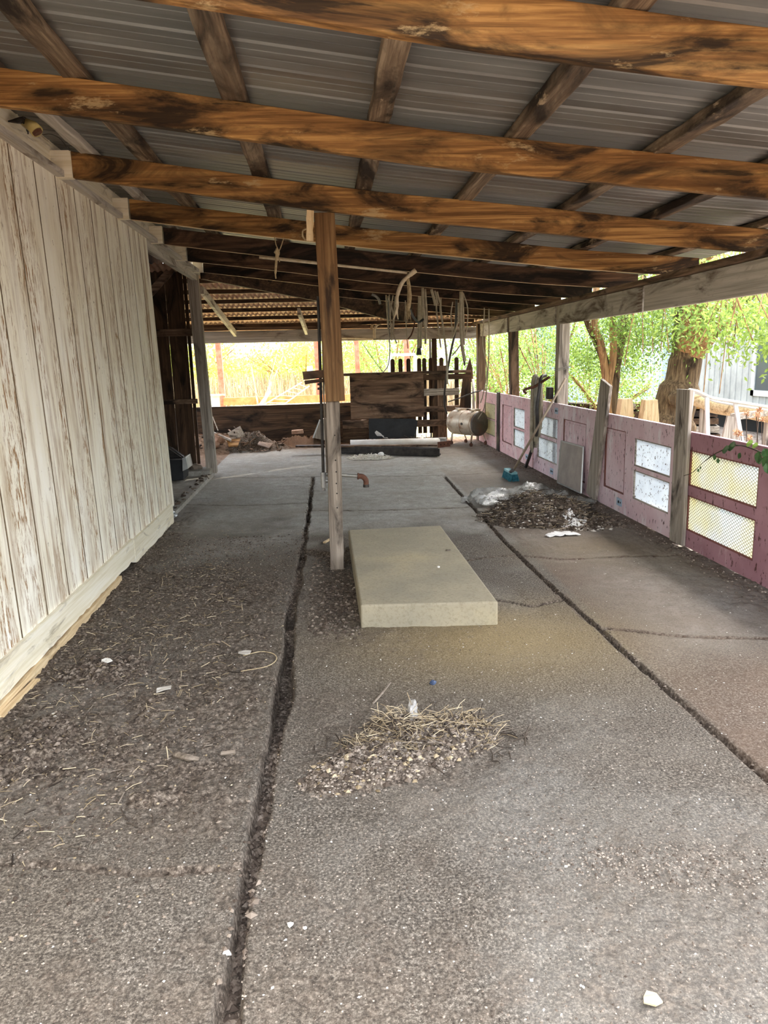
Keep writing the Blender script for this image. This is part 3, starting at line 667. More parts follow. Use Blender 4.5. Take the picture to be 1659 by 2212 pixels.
# ================================================================ MIDDLE OF THE SHED
# concrete slab block
def slab():
    bm = bmesh.new(); P = [(.142, 3.86), (.892, 3.80), (.872, 5.72), (.135, 5.70)]
    lo = [bm.verts.new((x, y, -.02)) for x, y in P]; hi = [bm.verts.new((x+(.0), y, .135)) for x, y in P]
    bm.faces.new(lo[::-1]); bm.faces.new(hi)
    for i in range(4): bm.faces.new((lo[i], lo[(i+1) % 4], hi[(i+1) % 4], hi[i]))
    for v in bm.verts: v.co -= Vector((.51, 4.77, 0))
    me = bpy.data.meshes.new('concrete_pad'); bm.to_mesh(me); bm.free(); me.materials.append(M['block'])
    o = bpy.data.objects.new('concrete_pad', me); C.objects.link(o); o.location = (.51, 4.77, 0)
    b_ = o.modifiers.new('b', 'BEVEL'); b_.width = .012; b_.segments = 3
    return tag(o, 'raised rectangular concrete pad beside the middle wooden post', 'slab')
slab()
# middle post
t_ = thing('support_post', 'tall wooden support post in the middle of the floor, orange brown above and grey below', 'post', (.045, 5.06, 0))
MB().bar((.030, 5.075, -.03), (.062, 5.075, 2.34), .094, .09, up=(0,1,0), rough=.0025, seg=14).build('lower_timber', 'stump_z', t_, bevel=.005)
o = MB().bar((.0635, 5.005, 1.18), (.040, 4.985, 2.362), .130, .038, up=(0,1,0)).build('upper_board', 'post_z', t_, bevel=.003); o['label'] = 'orange brown upper board'
for z in (.62, .70, .78, .55, .95, .45): MB().tube([(.05+.003*math.sin(z*40), 5.024, z), (.05+.003*math.sin(z*40), 5.035, z)], .0045, 8).build('nail_hole', 'black_hole', t_)
# plumbing behind the post
t_ = thing('standpipe', 'thin dark standpipe behind the middle post left edge, valve at its foot', 'pipe', (-0.0437, 5.15, 0.5269))
MB().tube([(-0.0214, 5.15, 1.8678), (-0.0272, 5.15, 1.4986), (-0.0389, 5.15, 0.6241)], .011, 10).build('riser', 'darksteel', t_)
MB().tube([(-0.0389, 5.15, 0.6824), (-0.0389, 5.15, 0.5755)], .020, 12).tube([(-0.0389, 5.15, 0.5706), (-0.0389, 5.15, 0.5512)], .015, 6).tube([(-0.0389, 5.15, 0.6241), (0.0000, 5.15, 0.6178)], .014, 8).build('valve_fitting', 'steel', t_)
b = MB()
for z in (1.29, 1.26): b.tube([(-.037, 5.15, z-.008), (-.037, 5.15, z+.008)], .017, 10)
b.build('pipe_coupling', 'darksteel', t_)
tag(MB().tube([(0.0000, 5.15, 1.7953), (-0.0118, 5.15, 1.2034), (-0.0118, 5.15, 0.6509)], .006, 8).build('conduit', 'stump_z'), 'thin pale conduit running down behind the middle post', 'pipe')
t_ = thing('outlet_pipe', 'short rusty pipe with a down-turned elbow sticking out right of the middle post', 'pipe', (0.1981, 5.15, 0.6082))
MB().tube([(-0.0196, 5.15, 0.6701), (0.2158, 5.15, 0.6437)], .0125, 12).build('pipe_arm', 'galv', t_)
MB().tube(bez([(0.2011, 5.15, 0.6456), (0.2354, 5.15, 0.6407), (0.2570, 5.15, 0.6162), (0.2590, 5.15, 0.5819)], 5), .019, 12).tube([(0.1991, 5.15, 0.6456), (0.2109, 5.15, 0.6446)], .023, 12).build('elbow', 'rust', t_, smooth=True)
MB().tube([(0.2590, 5.15, 0.5848), (0.2590, 5.15, 0.5652)], .022, 12).build('end_cap', 'darksteel', t_)
t_ = thing('broken_crosspiece', 'short broken brown board nailed crosswise behind the middle post, pointing left', 'board', (-0.0675, 5.15, 1.3246))
MB().extr([(-0.1495, 5.15, 1.3777), (0.0096, 5.15, 1.3873), (0.0096, 5.15, 1.3343), (-0.1447, 5.15, 1.3227)], (0, -.028, 0)).build('upper_piece', 'dark_x', t_)
MB().extr([(-0.1398, 5.15, 1.3169), (0.0096, 5.15, 1.3294), (0.0096, 5.15, 1.3053), (-0.0964, 5.15, 1.2976), (-0.1350, 5.15, 1.2909)], (0, -.028, 0)).build('splintered_piece', 'dark_x', t_)
tag(MB().bar((-0.046, 4.870, 2.374), (-0.058, 4.870, 2.176), .042, .03, up=(0,1,0), rough=.003, seg=6).build('hanging_block', 'tan_z'), 'short pale wooden block hanging from the rafter left of the post top', 'block')
tag(MB().tube(bez([(-0.072, 4.900, 2.255), (-0.096, 4.900, 2.244), (-0.100, 4.900, 2.212), (-0.084, 4.900, 2.187)], 6), .005, 8).build('wire_loop', 'rope'), 'little bent wire loop beside the pale hanging block', 'wire')
# rope on rafter four
t_ = thing('knotted_twine', 'knotted twine dangling from the fourth rafter, left of the middle post', 'twine', (-0.318, 6.080, 2.364))
b = MB().tube(bez([(-0.342, 6.090, 2.393), (-0.332, 6.050, 2.332), (-0.314, 6.050, 2.274), (-0.336, 6.050, 2.207)], 5), .004, 6).tube(bez([(-0.271, 6.090, 2.385), (-0.298, 6.050, 2.308), (-0.318, 6.050, 2.264), (-0.311, 6.050, 2.203)], 5), .004, 6)
b.build('cord', 'rope', t_)
MB().blob((-0.325, 6.050, 2.275), (.022, .014, .028), 4, .4).build('knot', 'rope', t_)
MB().tube(bez([(-0.329, 6.050, 2.264), (-0.341, 6.050, 2.172), (-0.348, 6.050, 2.114), (-0.346, 6.050, 2.080)], 5), [.010]*5+[.009]*5+[.006]*6, 7).build('frayed_end', 'rope', t_)
# pale branch under rafter five
t_ = thing('hanging_branch', 'pale bare branch lying under the fifth rafter and bending down right of the post', 'branch', (0.862, 7.260, 2.232))
MB().tube(bez([(-0.559, 7.270, 2.399), (0.188, 7.270, 2.312), (0.819, 7.270, 2.238)], 8), [.012]*17, 10).build('long_stem', 'branch', t_, smooth=True)
MB().tube(bez([(0.895, 7.240, 2.255), (0.833, 7.240, 2.210), (0.759, 7.220, 2.138), (0.711, 7.200, 2.020), (0.708, 7.200, 1.915), (0.671, 7.200, 1.810)], 5), [.024]*5+[.019]*10+[.015]*5+[.012]*3+[.007]*3, 10).build('bent_stem', 'branch', t_, smooth=True)
MB().tube([(0.704, 7.200, 1.936), (0.707, 7.200, 1.860), (0.715, 7.200, 1.809)], [.012, .008, .004], 7).build('side_twig', 'branch', t_)
t_ = thing('frayed_rope', 'thick frayed rope end hanging from the bent pale branch', 'rope', (0.828, 7.240, 2.189))
MB().tube(bez([(0.815, 7.240, 2.210), (0.828, 7.220, 2.082), (0.826, 7.220, 1.977), (0.807, 7.220, 1.884)], 5), [.013, .014, .016, .017, .018, .018, .019, .021, .022, .022, .02, .02, .022, .022, .018, .012], 8).build('rope_body', 'rope', t_)
b = MB()
for k in range(16): a = rnd.uniform(-8, 8); b.tube([(0.808, 7.220, 1.956), (Vector((0.808, 7.220, 1.956))+Vector((a*.004, rnd.uniform(-.02, .02), -.07))), (Vector((0.808, 7.220, 1.956))+Vector((a*.005, rnd.uniform(-.02, .02), -.10-rnd.random()*.08)))], .002, 4)
b.build('loose_strands', 'rope', t_)
t_ = thing('hanging_branch', 'small pale forked stick hanging near the far beam, right of the post', 'branch', (0.912, 13.100, 1.957))
MB().tube([(0.294, 13.100, 1.817), (0.860, 13.100, 1.787)], .014, 8).build('long_stem', 'branch', t_)
MB().tube(bez([(0.884, 13.100, 1.795), (0.887, 13.100, 1.919), (0.930, 13.100, 2.011), (1.124, 13.100, 2.107), (1.158, 13.100, 2.168)], 5), [.023]*10+[.019]*11, 8).build('bent_stem', 'branch', t_, smooth=True)
tag(MB().bar((0.870, 13.120, 2.090), (0.833, 13.120, 1.944), .045, .03, up=(0,1,0)).build('wood_scrap', 'tan_z'), 'small wood scrap hanging above the forked stick', 'scrap')

# ---- hoses hanging from the rafters
def hose(name, lab, pts, r, mat, cat='hose', group=None, n=7):
    p = [Vector(q) for q in pts]
    if p[0].z > 1.95 and cat == 'hose': p = [p[0]+Vector((0, 0, .09))]+p
    return tag(MB().tube(bez(p, n), r, 8).build(name, mat, smooth=True), lab, cat, group)
hose('hanging_cable', 'black cable hanging from the hose bundle and swooping to the plywood top', [(0.836, 9.660, 2.217), (0.939, 10.800, 1.928), (1.003, 11.500, 1.548), (1.054, 12.500, 1.332), (1.021, 13.100, 1.217)], .007, 'rubber_black', 'cable')
hose('guy_wire', 'thin straight wire slanting down to the plywood top', [(0.673, 13.100, 1.714), (0.842, 13.100, 1.459), (1.013, 13.100, 1.218)], .005, 'darksteel', 'wire')
# left bundle
t_ = thing('hose_bundle', 'loose bundle of thin grey hoses hanging left of the frayed rope', 'hoses', (0.961, 10.720, 2.301))
bpts = [[(0.813, 9.660, 2.234), (0.823, 9.660, 1.935), (0.840, 9.660, 1.648)], [(0.854, 9.660, 2.239), (0.859, 9.660, 1.934), (0.906, 9.660, 1.704)], [(0.901, 9.660, 2.227), (0.860, 9.660, 1.991), (0.876, 9.660, 1.676)],
        [(0.836, 9.660, 2.217), (0.901, 9.660, 1.990), (0.896, 9.660, 1.761), (0.934, 9.660, 1.634)], [(0.930, 9.660, 2.215), (0.900, 9.660, 1.933), (0.859, 9.660, 1.716)]]
for p in bpts: MB().tube(bez(p, 7), .009, 8).build('hose', 'rubber_grey', t_, smooth=True)
# middle bundle, thick paired hoses with a dark nozzle
t_ = thing('hose_bundle', 'thick pale hose pair ending in a dark flared end, hanging across the far opening', 'hoses', (1.231, 9.660, 2.294))
MB().tube(bez([(1.238, 9.660, 2.310), (1.235, 9.660, 2.153), (1.224, 9.660, 1.868), (1.213, 9.660, 1.569)], 6), .019, 10).build('hose', 'rubber_grey', t_, smooth=True)
MB().tube(bez([(1.272, 9.700, 2.313), (1.270, 9.700, 2.155), (1.259, 9.700, 1.869), (1.248, 9.700, 1.569)], 6), .014, 10).build('hose', 'rubber_grey', t_, smooth=True)
MB().tube([(1.221, 9.670, 1.592), (1.220, 9.670, 1.540), (1.219, 9.670, 1.482)], [.024, .028, .036], 12).build('flared_end', 'rubber_dark', t_)
t_ = thing('hose_bundle', 'pair of hoses hanging in front of the flared hose, reaching just below the beam', 'hoses', (1.159, 8.555, 2.211))
MB().tube(bez([(1.132, 8.555, 2.211), (1.135, 8.555, 2.021), (1.157, 8.555, 1.758)], 6), .016, 10).build('hose', 'rubber_grey', t_, smooth=True)
MB().tube(bez([(1.158, 8.555, 2.201), (1.170, 8.555, 1.920), (1.154, 8.555, 1.600)], 6), .013, 10).build('hose', 'rubber_grey', t_, smooth=True)
t_ = thing('hose_bundle', 'three short cut hose ends hanging high on the sixth rafter', 'hoses', (1.273, 8.555, 2.189))
MB().tube(bez([(1.231, 8.555, 2.194), (1.251, 8.555, 2.119), (1.276, 8.555, 2.018)], 5), .015, 10).build('hose', 'rubber_grey', t_, smooth=True)
MB().tube(bez([(1.294, 8.555, 2.168), (1.309, 8.555, 2.103), (1.334, 8.555, 2.037)], 5), .011, 10).build('hose', 'rubber_grey', t_, smooth=True)
MB().tube(bez([(1.254, 8.460, 2.171), (1.273, 8.460, 2.086), (1.288, 8.460, 2.021)], 5), .009, 10).build('hose', 'rubber_grey', t_, smooth=True)
hose('curved_hook', 'short curved metal pipe end under the seventh rafter', [(0.560, 8.555, 2.153), (0.606, 8.555, 2.132), (0.641, 8.555, 2.092), (0.650, 8.555, 2.046)], .014, 'galv', 'pipe')
hose('black_hose_loop', 'short black hose loop hooked between the frayed rope and the hose pair', [(0.822, 7.230, 1.919), (0.956, 8.000, 1.869), (1.060, 8.400, 1.834), (1.130, 8.540, 1.869)], .013, 'rubber_black')
hose('copper_hose', 'thin reddish curved hose hanging left of the flared hose', [(1.160, 9.600, 2.026), (1.158, 9.600, 1.867), (1.120, 9.600, 1.743), (1.071, 9.600, 1.681)], .009, 'rust')
hose('thin_hose', 'thin straight brown hose hanging down past the beam, left of the flared hose', [(1.056, 9.660, 2.071), (1.062, 9.660, 1.786), (1.076, 9.660, 1.567)], .006, 'rubber_grey')
t_ = thing('hose_bundle', 'two long dark hoses hanging together right of the flared hose', 'hoses', (1.482, 9.660, 2.023))
MB().tube(bez([(1.454, 9.660, 2.182), (1.452, 9.660, 2.023), (1.479, 9.660, 1.776), (1.501, 9.660, 1.568)], 6), .010, 8).build('hose', 'rubber_grey', t_, smooth=True)
MB().tube(bez([(1.507, 9.660, 2.181), (1.506, 9.660, 2.022), (1.544, 9.660, 1.746), (1.584, 9.700, 1.426), (1.587, 9.700, 1.100)], 7), .013, 8).build('hose', 'rubber_grey', t_, smooth=True)
hose('milking_hose', 'long dark metal-tipped hose hanging almost to the floor in front of the wooden gate', [(1.708, 9.660, 2.086), (1.713, 9.800, 1.776), (1.767, 10.500, 1.486), (1.853, 11.500, 1.036), (1.883, 11.800, 0.735), (1.951, 12.000, 0.550)], .016, 'rubber_dark')
t_ = thing('hose_bundle', 'largest bundle of pale looped hoses hanging toward the far right corner', 'hoses', (1.577, 8.555, 2.153))
MB().tube(bez([(1.567, 8.555, 2.163), (1.560, 8.555, 1.861), (1.574, 8.555, 1.579), (1.605, 8.555, 1.397)], 7), .019, 10).build('hose', 'rubber_grey', t_, smooth=True)
MB().tube(bez([(1.583, 8.560, 2.153), (1.592, 8.560, 1.860), (1.596, 8.560, 1.578)], 7), .013, 10).build('hose', 'rubber_grey', t_, smooth=True)
MB().tube(bez([(1.593, 8.555, 2.142), (1.640, 8.555, 1.985), (1.634, 8.555, 1.782), (1.601, 8.555, 1.655), (1.531, 8.555, 1.544), (1.461, 8.555, 1.463)], 7), .007, 8).build('hose', 'rubber_grey', t_, smooth=True)
MB().tube(bez([(1.524, 8.500, 2.039), (1.523, 8.500, 1.858), (1.491, 8.500, 1.748), (1.459, 8.500, 1.667)], 7), .009, 8).build('hose', 'rubber_grey', t_, smooth=True)
MB().tube(bez([(1.462, 8.500, 2.051), (1.440, 8.500, 1.911), (1.454, 8.500, 1.734), (1.459, 8.500, 1.667)], 7), .007, 8).build('hose', 'rubber_grey', t_, smooth=True)
MB().tube([(1.595, 8.555, 1.423), (1.605, 8.555, 1.345)], [.016, .008], 8).build('tip', 'darksteel', t_)
hose('hanging_hose', 'thin pale hanging hose, left strand of the two above the metal tank', [(2.204, 10.300, 1.998), (2.248, 10.600, 1.602), (2.440, 11.200, 1.235), (2.468, 11.600, 0.872), (2.445, 11.700, 0.723)], .008, 'rubber_grey')
hose('hanging_hose', 'thin pale hose curling from the rafter onto the tank cap, right strand', [(2.268, 10.300, 1.985), (2.379, 10.800, 1.505), (2.462, 11.300, 1.025), (2.483, 11.600, 0.655), (2.449, 11.900, 0.452)], .009, 'rubber_grey')
hose('slanting_hose', 'dark hose slanting from the gate up to the top of the farthest pink door', [(2.124, 12.900, 0.682), (2.326, 12.800, 0.753), (2.490, 12.600, 0.836), (2.673, 12.600, 0.877)], .010, 'rubber_dark')

# ---- hose coil on a hook
t_ = thing('hose_coil', 'tall hanging coil of grey hoses on a hook beside the pale right post', 'hose coil', (2.5, 8.75, .25))
for k, (dx, dy, r, tp, bt) in enumerate(((0, 0, .020, 1.20, .33), (.035, -.02, .017, 1.17, .42), (.065, .01, .015, 1.14, .50), (.02, .035, .015, 1.16, .28))):
    x0, y0 = 2.475+dx, 8.80+dy; w_ = .05-.006*k
    MB().tube(bez([(x0-.01, y0, bt), (x0-.012, y0, .7), (x0-.005, y0, tp-.08), (x0+w_*.5, y0-.01, tp), (x0+w_, y0-.02, tp-.08), (x0+w_+.004, y0-.02, .75), (x0+w_*.8, y0-.02, bt+.06)], 6), r, 10).build('coil_loop', 'rubber_grey', t_, smooth=True)
hose('black_hose', 'thick black suction hose hooked over the bracket and hanging to the floor beside the coil', [(2.613, 8.750, 1.203), (2.542, 8.680, 1.185), (2.510, 8.640, 1.080), (2.481, 8.640, 0.838), (2.502, 8.700, 0.559), (2.553, 9.050, 0.323), (2.564, 9.400, 0.022)], .021, 'rubber_dark')
t_ = thing('hose_bracket', 'dark bent pipe bracket holding the hose coil beside the pale right post', 'bracket', (2.55, 8.7, 1.05))
MB().tube(bez([(2.577, 8.500, 1.188), (2.547, 8.600, 1.150), (2.466, 8.700, 1.079), (2.389, 8.720, 1.059), (2.344, 8.720, 1.033), (2.373, 8.720, 1.000)], 6), .016, 10).build('bracket_arm', 'rust', t_, smooth=True)
MB().tube([(2.481, 8.700, 1.203), (2.484, 8.750, 0.831), (2.512, 8.850, 0.460)], .012, 8).build('hanging_pipe', 'galv', t_)
MB().box(2.60, 2.66, 8.58, 8.70, .93, 1.07).build('valve_box', 'darksteel', t_, bevel=.01)
# ---- broom
t_ = thing('push_broom', 'teal push broom standing head down and leaning on the pink door', 'broom', (2.28, 8.95, 0))
MB().tube([(2.130, 8.370, 0.130), (2.600, 7.969, 1.189)], [.014, .0125], 12).build('handle', 'handle', t_, smooth=True)
hb = Vector((2.152, 8.567, 0.100)); d_ = (Vector((2.256, 8.683, 0.000))-Vector((2.246, 9.301, 0.000))).normalized()
MB().bar(hb-d_*.17, hb+d_*.17, .075, .03).build('head_block', 'broom_block', t_, bevel=.005)
b = MB(); sd_ = Vector((-d_.y, d_.x, 0))
for i in range(34):
    for j in range(7):
        p = hb+d_*(-.165+.33*i/33)+sd_*(-.034+.068*j/6); q = Vector((p.x, p.y, 0))+d_*rnd.uniform(-.012, .012)+sd_*((j-3)*.006+rnd.uniform(-.008, .008)); q.z = .004
        b.tube([p-Vector((0, 0, .01)), (p+q)/2, q], .0045, 4)
b.build('bristles', 'teal', t_)
MB().tube([(2.128, 8.469, 0.110), (2.078, 8.185, 0.170)], .020, 10).build('socket', 'darksteel', t_)

# ---- metal tank on casters
t_ = thing('metal_tank', 'rusty cream cylindrical metal tank on caster legs in the far right corner', 'tank', (2.35, 12.25, 0))
ca = Vector((2.50, 12.0, .365)); cb = Vector((2.17, 12.52, .365)); ax_ = (cb-ca).normalized(); R_ = .205
def ringpts(offs): return [ca+ax_*o for o in offs]
L_ = (cb-ca).length
offs = [0, .012, .03, .05, L_-.05, L_-.03, L_-.01, L_]; rr = [R_*.93, R_*.97, R_, R_, R_, R_, R_*.96, R_*.90]
MB().tube(ringpts(offs[1:]), rr[1:], 40).build('tank_body', 'tank', t_, smooth=True)
MB().tube(ringpts([-.004, .004, .014]), [R_*.90, R_*.96, R_*.985], 40).build('end_cap', 'tank_cap', t_)
b = MB()
for o in (.055, L_*.5): b.tube(ringpts([o-.008, o+.008]), [R_+.004]*2, 40)
b.build('tank_band', 'tank', t_)
side = ax_.cross(Vector((0, 0, 1))).normalized()
for o in (.12, L_-.16):
    p = ca+ax_*o+Vector((0, 0, R_)); MB().bar(p-side*.10+Vector((0,0,.012)), p+side*.10+Vector((0,0,.012)), .06, .028).build('mounting_bracket', 'tank', t_, bevel=.003)
MB().bar(ca+ax_*.0+side*.02+Vector((0,0,R_+.03)), ca+ax_*L_+side*.02+Vector((0,0,R_+.03)), .02, .006).build('top_strip', 'tank', t_)
p = ca+ax_*.22-side*R_*.98; MB().tube([p-side*.012, p+side*.01], .022, 10).build('drain_plug', 'darksteel', t_)
MB().tube([ca+side*.2+ax_*.05+Vector((0,0,.03)), ca+side*.32+ax_*.05+Vector((0,0,.0))], .012, 8).build('side_outlet', 'rust', t_)
for o in (.06, L_-.08):
    for sg in (-1, 1):
        top_ = ca+ax_*o+side*sg*.12+Vector((0, 0, -.15)); ft = ca+ax_*(o-.02)+side*sg*.165; ft.z = .075
        lg = MB().bar(top_, ft, .03, .012).build('leg', 'tank', t_)
        MB().tube([Vector((ft.x, ft.y, .032))-side*.009, Vector((ft.x, ft.y, .032))+side*.009], .032, 16).build('caster_wheel', 'rust', lg)
        MB().bar(Vector((ft.x, ft.y, .03))+side*.014, Vector((ft.x, ft.y, .085)), .02, .006).build('caster_fork', 'darksteel', lg)

# ---- wooden gate at the back
t_ = thing('wooden_gate', 'patched wooden gate of rails, plywood and pickets closing the right part of the far opening', 'gate', (1.5, 13.2, 0))
def bx(nm, x0, x1, z0, z1, y0, y1, mat='old_x', lab=None):
    o = MB().bar(((x0), (y0+y1)/2, (z0+z1)/2), (x1, (y0+y1)/2, (z0+z1)/2), y1-y0, z1-z0, rough=.004, seg=8).build(nm, mat, t_)
    if lab: o['label'] = lab
bx('plywood_sheet', .43, 1.73, .42, 1.17, 13.10, 13.115, 'old_x', 'large dark plywood sheet')
bx('gate_rail', .30, 2.58, 1.165, 1.215, 13.12, 13.20); bx('gate_rail', 1.72, 2.56, 1.06, 1.155, 13.10, 13.13, 'dark_x', 'broken upper rail')
bx('gate_rail', 1.72, 2.36, .785, .905, 13.12, 13.15, 'grey_x', 'grey middle rail'); bx('gate_rail', 1.72, 2.45, .50, .60, 13.12, 13.15); bx('gate_rail', .73, 2.34, .25, .37, 13.07, 13.10); bx('gate_rail', .28, .75, .26, .40, 13.10, 13.13)
bx('kick_board', .28, .745, .02, .26, 13.12, 13.14, 'dark_x', 'dark kick board')
MB().bar((2.06, 13.16, .0), (2.05, 13.16, 1.30), .17, .03, up=(0,1,0), rough=.004, seg=6).build('gate_post', 'old_z', t_)
MB().extr([(2.36, 13.11, .50), (2.57, 13.11, .48), (2.57, 13.11, 1.07), (2.42, 13.11, 1.07)], (0, .03, 0)).build('corner_board', 'dark_z', t_)
MB().extr([(2.44, 13.13, 1.0), (2.62, 13.13, 1.0), (2.60, 13.13, 1.24), (2.56, 13.13, 1.42), (2.50, 13.13, 1.25)], (0, .05, 0)).build('broken_stub', 'dark_z', t_)
for xc in (1.195, 1.335, 1.475, 1.665, 1.755, 1.87, 2.06, 2.33):
    P = [(xc-.036, 13.20, .12), (xc+.036, 13.20, .12)]+[(xc+.036*math.cos(a), 13.20, 1.405+.036*math.sin(a)) for a in np.linspace(0, math.pi, 9)]
    MB().extr(P, (0, .02, 0)).build('picket', 'dark_z', t_)
tag(MB().extr([(.73, 13.02, .07), (1.56, 13.02, .06), (1.60, 13.04, .36), (1.52, 13.05, .40), (.74, 13.04, .425)], (0, .015, 0)).build('rubber_sheet', 'rubber_black'), 'black rubber sheet hanging behind the lower gate rail', 'sheet')
t_ = thing('white_pipe', 'upright white plastic pipe in the far right corner beside the gate', 'pipe', (2.585, 12.95, .5))
MB().tube([(2.59, 12.95, .30), (2.575, 12.95, 1.06)], .022, 12).build('pipe_length', 'pvc', t_, smooth=True)
t_ = thing('reflector', 'small glowing orange plastic reflector behind the far corner post', 'reflector', (2.70, 13.1, .95))
MB().box(2.66, 2.74, 13.08, 13.10, .93, 1.12).build('lens', 'orange_glow', t_, bevel=.004)
MB().bar((2.70, 13.12, .6), (2.70, 13.12, 1.18), .02, .02, up=(0,1,0)).build('stem', 'darksteel', t_)

# ---- things on the floor at the back
t_ = thing('plastic_pipe', 'long pale plastic pipe lying across the floor in front of the gate', 'pipe', (1.1, 12.2, 0))
MB().tube([(0.374, 12.139, 0.100), (1.871, 12.005, 0.100)], .058, 20, cap=True).build('pipe_body', 'pvc', t_, smooth=True)
MB().tube([(1.820, 12.021, 0.100), (1.937, 11.983, 0.100)], .064, 20).build('pipe_collar', 'steel', t_)
t_ = thing('steel_channel', 'long dark steel channel lying on the floor in front of the pale pipe', 'beam', (1.0, 11.6, 0))
a, c_ = Vector((-0.498, 11.757, 0.070)), Vector((1.645, 10.876, 0.070)); a.x = .1
MB().bar(a+Vector((0, .0, -.045)), c_+Vector((0, 0, -.045)), .16, .025).bar(a+Vector((0, -.075, 0)), c_+Vector((0, -.075, 0)), .012, .11).bar(a+Vector((0, .075, 0)), c_+Vector((0, .075, 0)), .012, .11).build('channel', 'darksteel', t_)
tag(MB().bar((-0.494, 11.745, 0.130), (1.685, 11.278, 0.120), .10, .03, rough=.003, seg=14).build('floor_plank', 'old_x'), 'old brown plank lying between the pale pipe and the steel channel', 'plank')
t_ = thing('angle_bracket', 'rust red perforated steel bracket at the right end of the pale pipe', 'bracket', (1.9, 12.0, 0))
MB().bar((1.740, 11.593, 0.090), (1.954, 11.724, 0.090), .02, .09).build('bracket_plate', 'rust', t_)
b = MB()
for u in (.2, .5, .8): p = Vector((1.740, 11.593, 0.090)).lerp(Vector((1.954, 11.724, 0.090)), u); b.tube([p+Vector((0,-.013,.0)), p+Vector((0,-.008,0))], .01, 8)
b.build('bolt_hole', 'black_hole', t_)
def cloth(name, lab, c, rx, ry, h, mat, seed, cat, rot=0.0, holes=False, floorz=None, lab_group=None):
    q = random.Random(seed); n = 44; vs = []; fs = []; keep = []
    ph = [q.uniform(0, 6) for _ in range(8)]
    for i in range(n+1):
        for j in range(n+1):
            u = -1+2*i/n; v = -1+2*j/n; r = math.hypot(u, v)
            k = 1+.18*math.sin(3*math.atan2(v, u)+ph[0])+.12*math.sin(5*math.atan2(v, u)+ph[1])
            uu = u*k; vv = v*k
            z = h*(max(0, 1-r*r*.8))*(.45+.55*math.sin(3*uu+ph[2])*math.cos(2.5*vv+ph[3]))+h*.30*(1-abs(math.sin(2.5*uu+5*vv+ph[4]+.8*math.sin(2*uu))))**2+h*.14*(1-abs(math.sin(6*vv-3*uu+ph[5]+math.sin(3*uu))))**2
            x = uu*rx; y = vv*ry; X = c[0]+x*math.cos(rot)-y*math.sin(rot); Y = c[1]+x*math.sin(rot)+y*math.cos(rot)
            base = fz(X, Y) if floorz is None else floorz
            vs.append((X, Y, base+.004+max(0, z))); keep.append(r < 1.0+.05*math.sin(9*math.atan2(v, u)+ph[6]))
    for i in range(n):
        for j in range(n):
            a = i*(n+1)+j; ff = (a, a+n+1, a+n+2, a+1)
            if all(keep[t] for t in ff): fs.append(ff)
    used = sorted({t for f in fs for t in f}); mp = {o: k for k, o in enumerate(used)}
    o = MB().add([vs[t] for t in used], [tuple(mp[t] for t in f) for f in fs]).build(name, mat, smooth=True)
    sol = o.modifiers.new('s', 'SOLIDIFY'); sol.thickness = .002
    return tag(o, lab, cat, lab_group)
o = MB().blob((0.875, 13.346, 0.050), (.26, .16, .10), 3, .5, 3).blob((0.996, 13.174, 0.080), (.18, .14, .13), 9, .6, 3).blob((0.735, 13.393, 0.050), (.12, .12, .09), 5, .5, 3).build('crumpled_sack', 'white_bag', smooth=True)
tag(o, 'crumpled white sack lying behind the pale pipe', 'sack')
def sticks(name, lab, cx_, cy_, rx, ry, n, mat, L=(.05, .15), r=.002, seed=1, h=.0, cat='twigs', fh=True, up_=.35):
    q = random.Random(seed); b = MB()
    for _ in range(n):
        a = q.uniform(0, 6.28); rr_ = math.sqrt(q.random()); x = cx_+rx*rr_*math.cos(a); y = cy_+ry*rr_*math.sin(a)
        z = (fz(x, y) if fh else 0)+h*(1-rr_*rr_)*q.random()+r
        d = Vector((q.gauss(0, 1), q.gauss(0, 1), abs(q.gauss(0, up_))*.5)).normalized()*q.uniform(*L); p = Vector((x, y, z))
        mid = p+d*.5+Vector((q.uniform(-1, 1), q.uniform(-1, 1), q.uniform(0, .5)))*.12*d.length
        b.tube([p, mid, p+d], r*q.uniform(.6, 1.4), 4, False)
    return tag(b.build(name, mat), lab, cat, None, 'stuff')
sticks('straw_heap', 'tangled dark straw lying behind the pale pipe, right of the white sack', 1.55, 12.75, .34, .16, 260, 'darkstraw', (.06, .2), .004, 5, .1)
sticks('feather_heap', 'small heap of pale feathers and straw on the floor in front of the steel channel', .62, 10.9, .32, .17, 330, 'chip', (.03, .10), .004, 6, .06)
tag(MB().blob((.78, 10.95, .05), (.045, .04, .04), 2, .2, 2).blob((.70, 10.93, .04), (.035, .035, .03), 3, .2, 2).build('white_lump', 'white_bag', smooth=True), 'white rounded lumps sitting in the pale feather heap', 'lump')

# ---- junk heap at the left back
def shard(name, lab, P, th, mat, cat='board', grp=None):
    P = [Vector(p) for p in P]; n = (P[1]-P[0]).cross(P[2]-P[0]).normalized()*th
    return tag(MB().extr(P, n).build(name, mat), lab, cat, grp)
shard('scrap_sheet', 'grey leaning panel with a darker rim sticking out of the junk heap', [(-1.647, 12.500, 0.309), (-1.445, 12.600, 0.409), (-1.359, 12.600, 0.196), (-1.546, 12.400, 0.162)], .02, 'grey_x', 'panel')
shard('scrap_board', 'long pale board end sloping over the left of the junk heap', [(-1.901, 12.400, 0.365), (-1.889, 12.400, 0.334), (-1.570, 12.300, 0.189), (-1.567, 12.300, 0.227)], .03, 'grey_x')
shard('scrap_board', 'brown board end lying low on the right of the junk heap', [(-1.128, 12.400, 0.163), (-0.902, 12.400, 0.116), (-0.966, 12.200, 0.065), (-1.143, 12.200, 0.132)], .02, 'old_x')
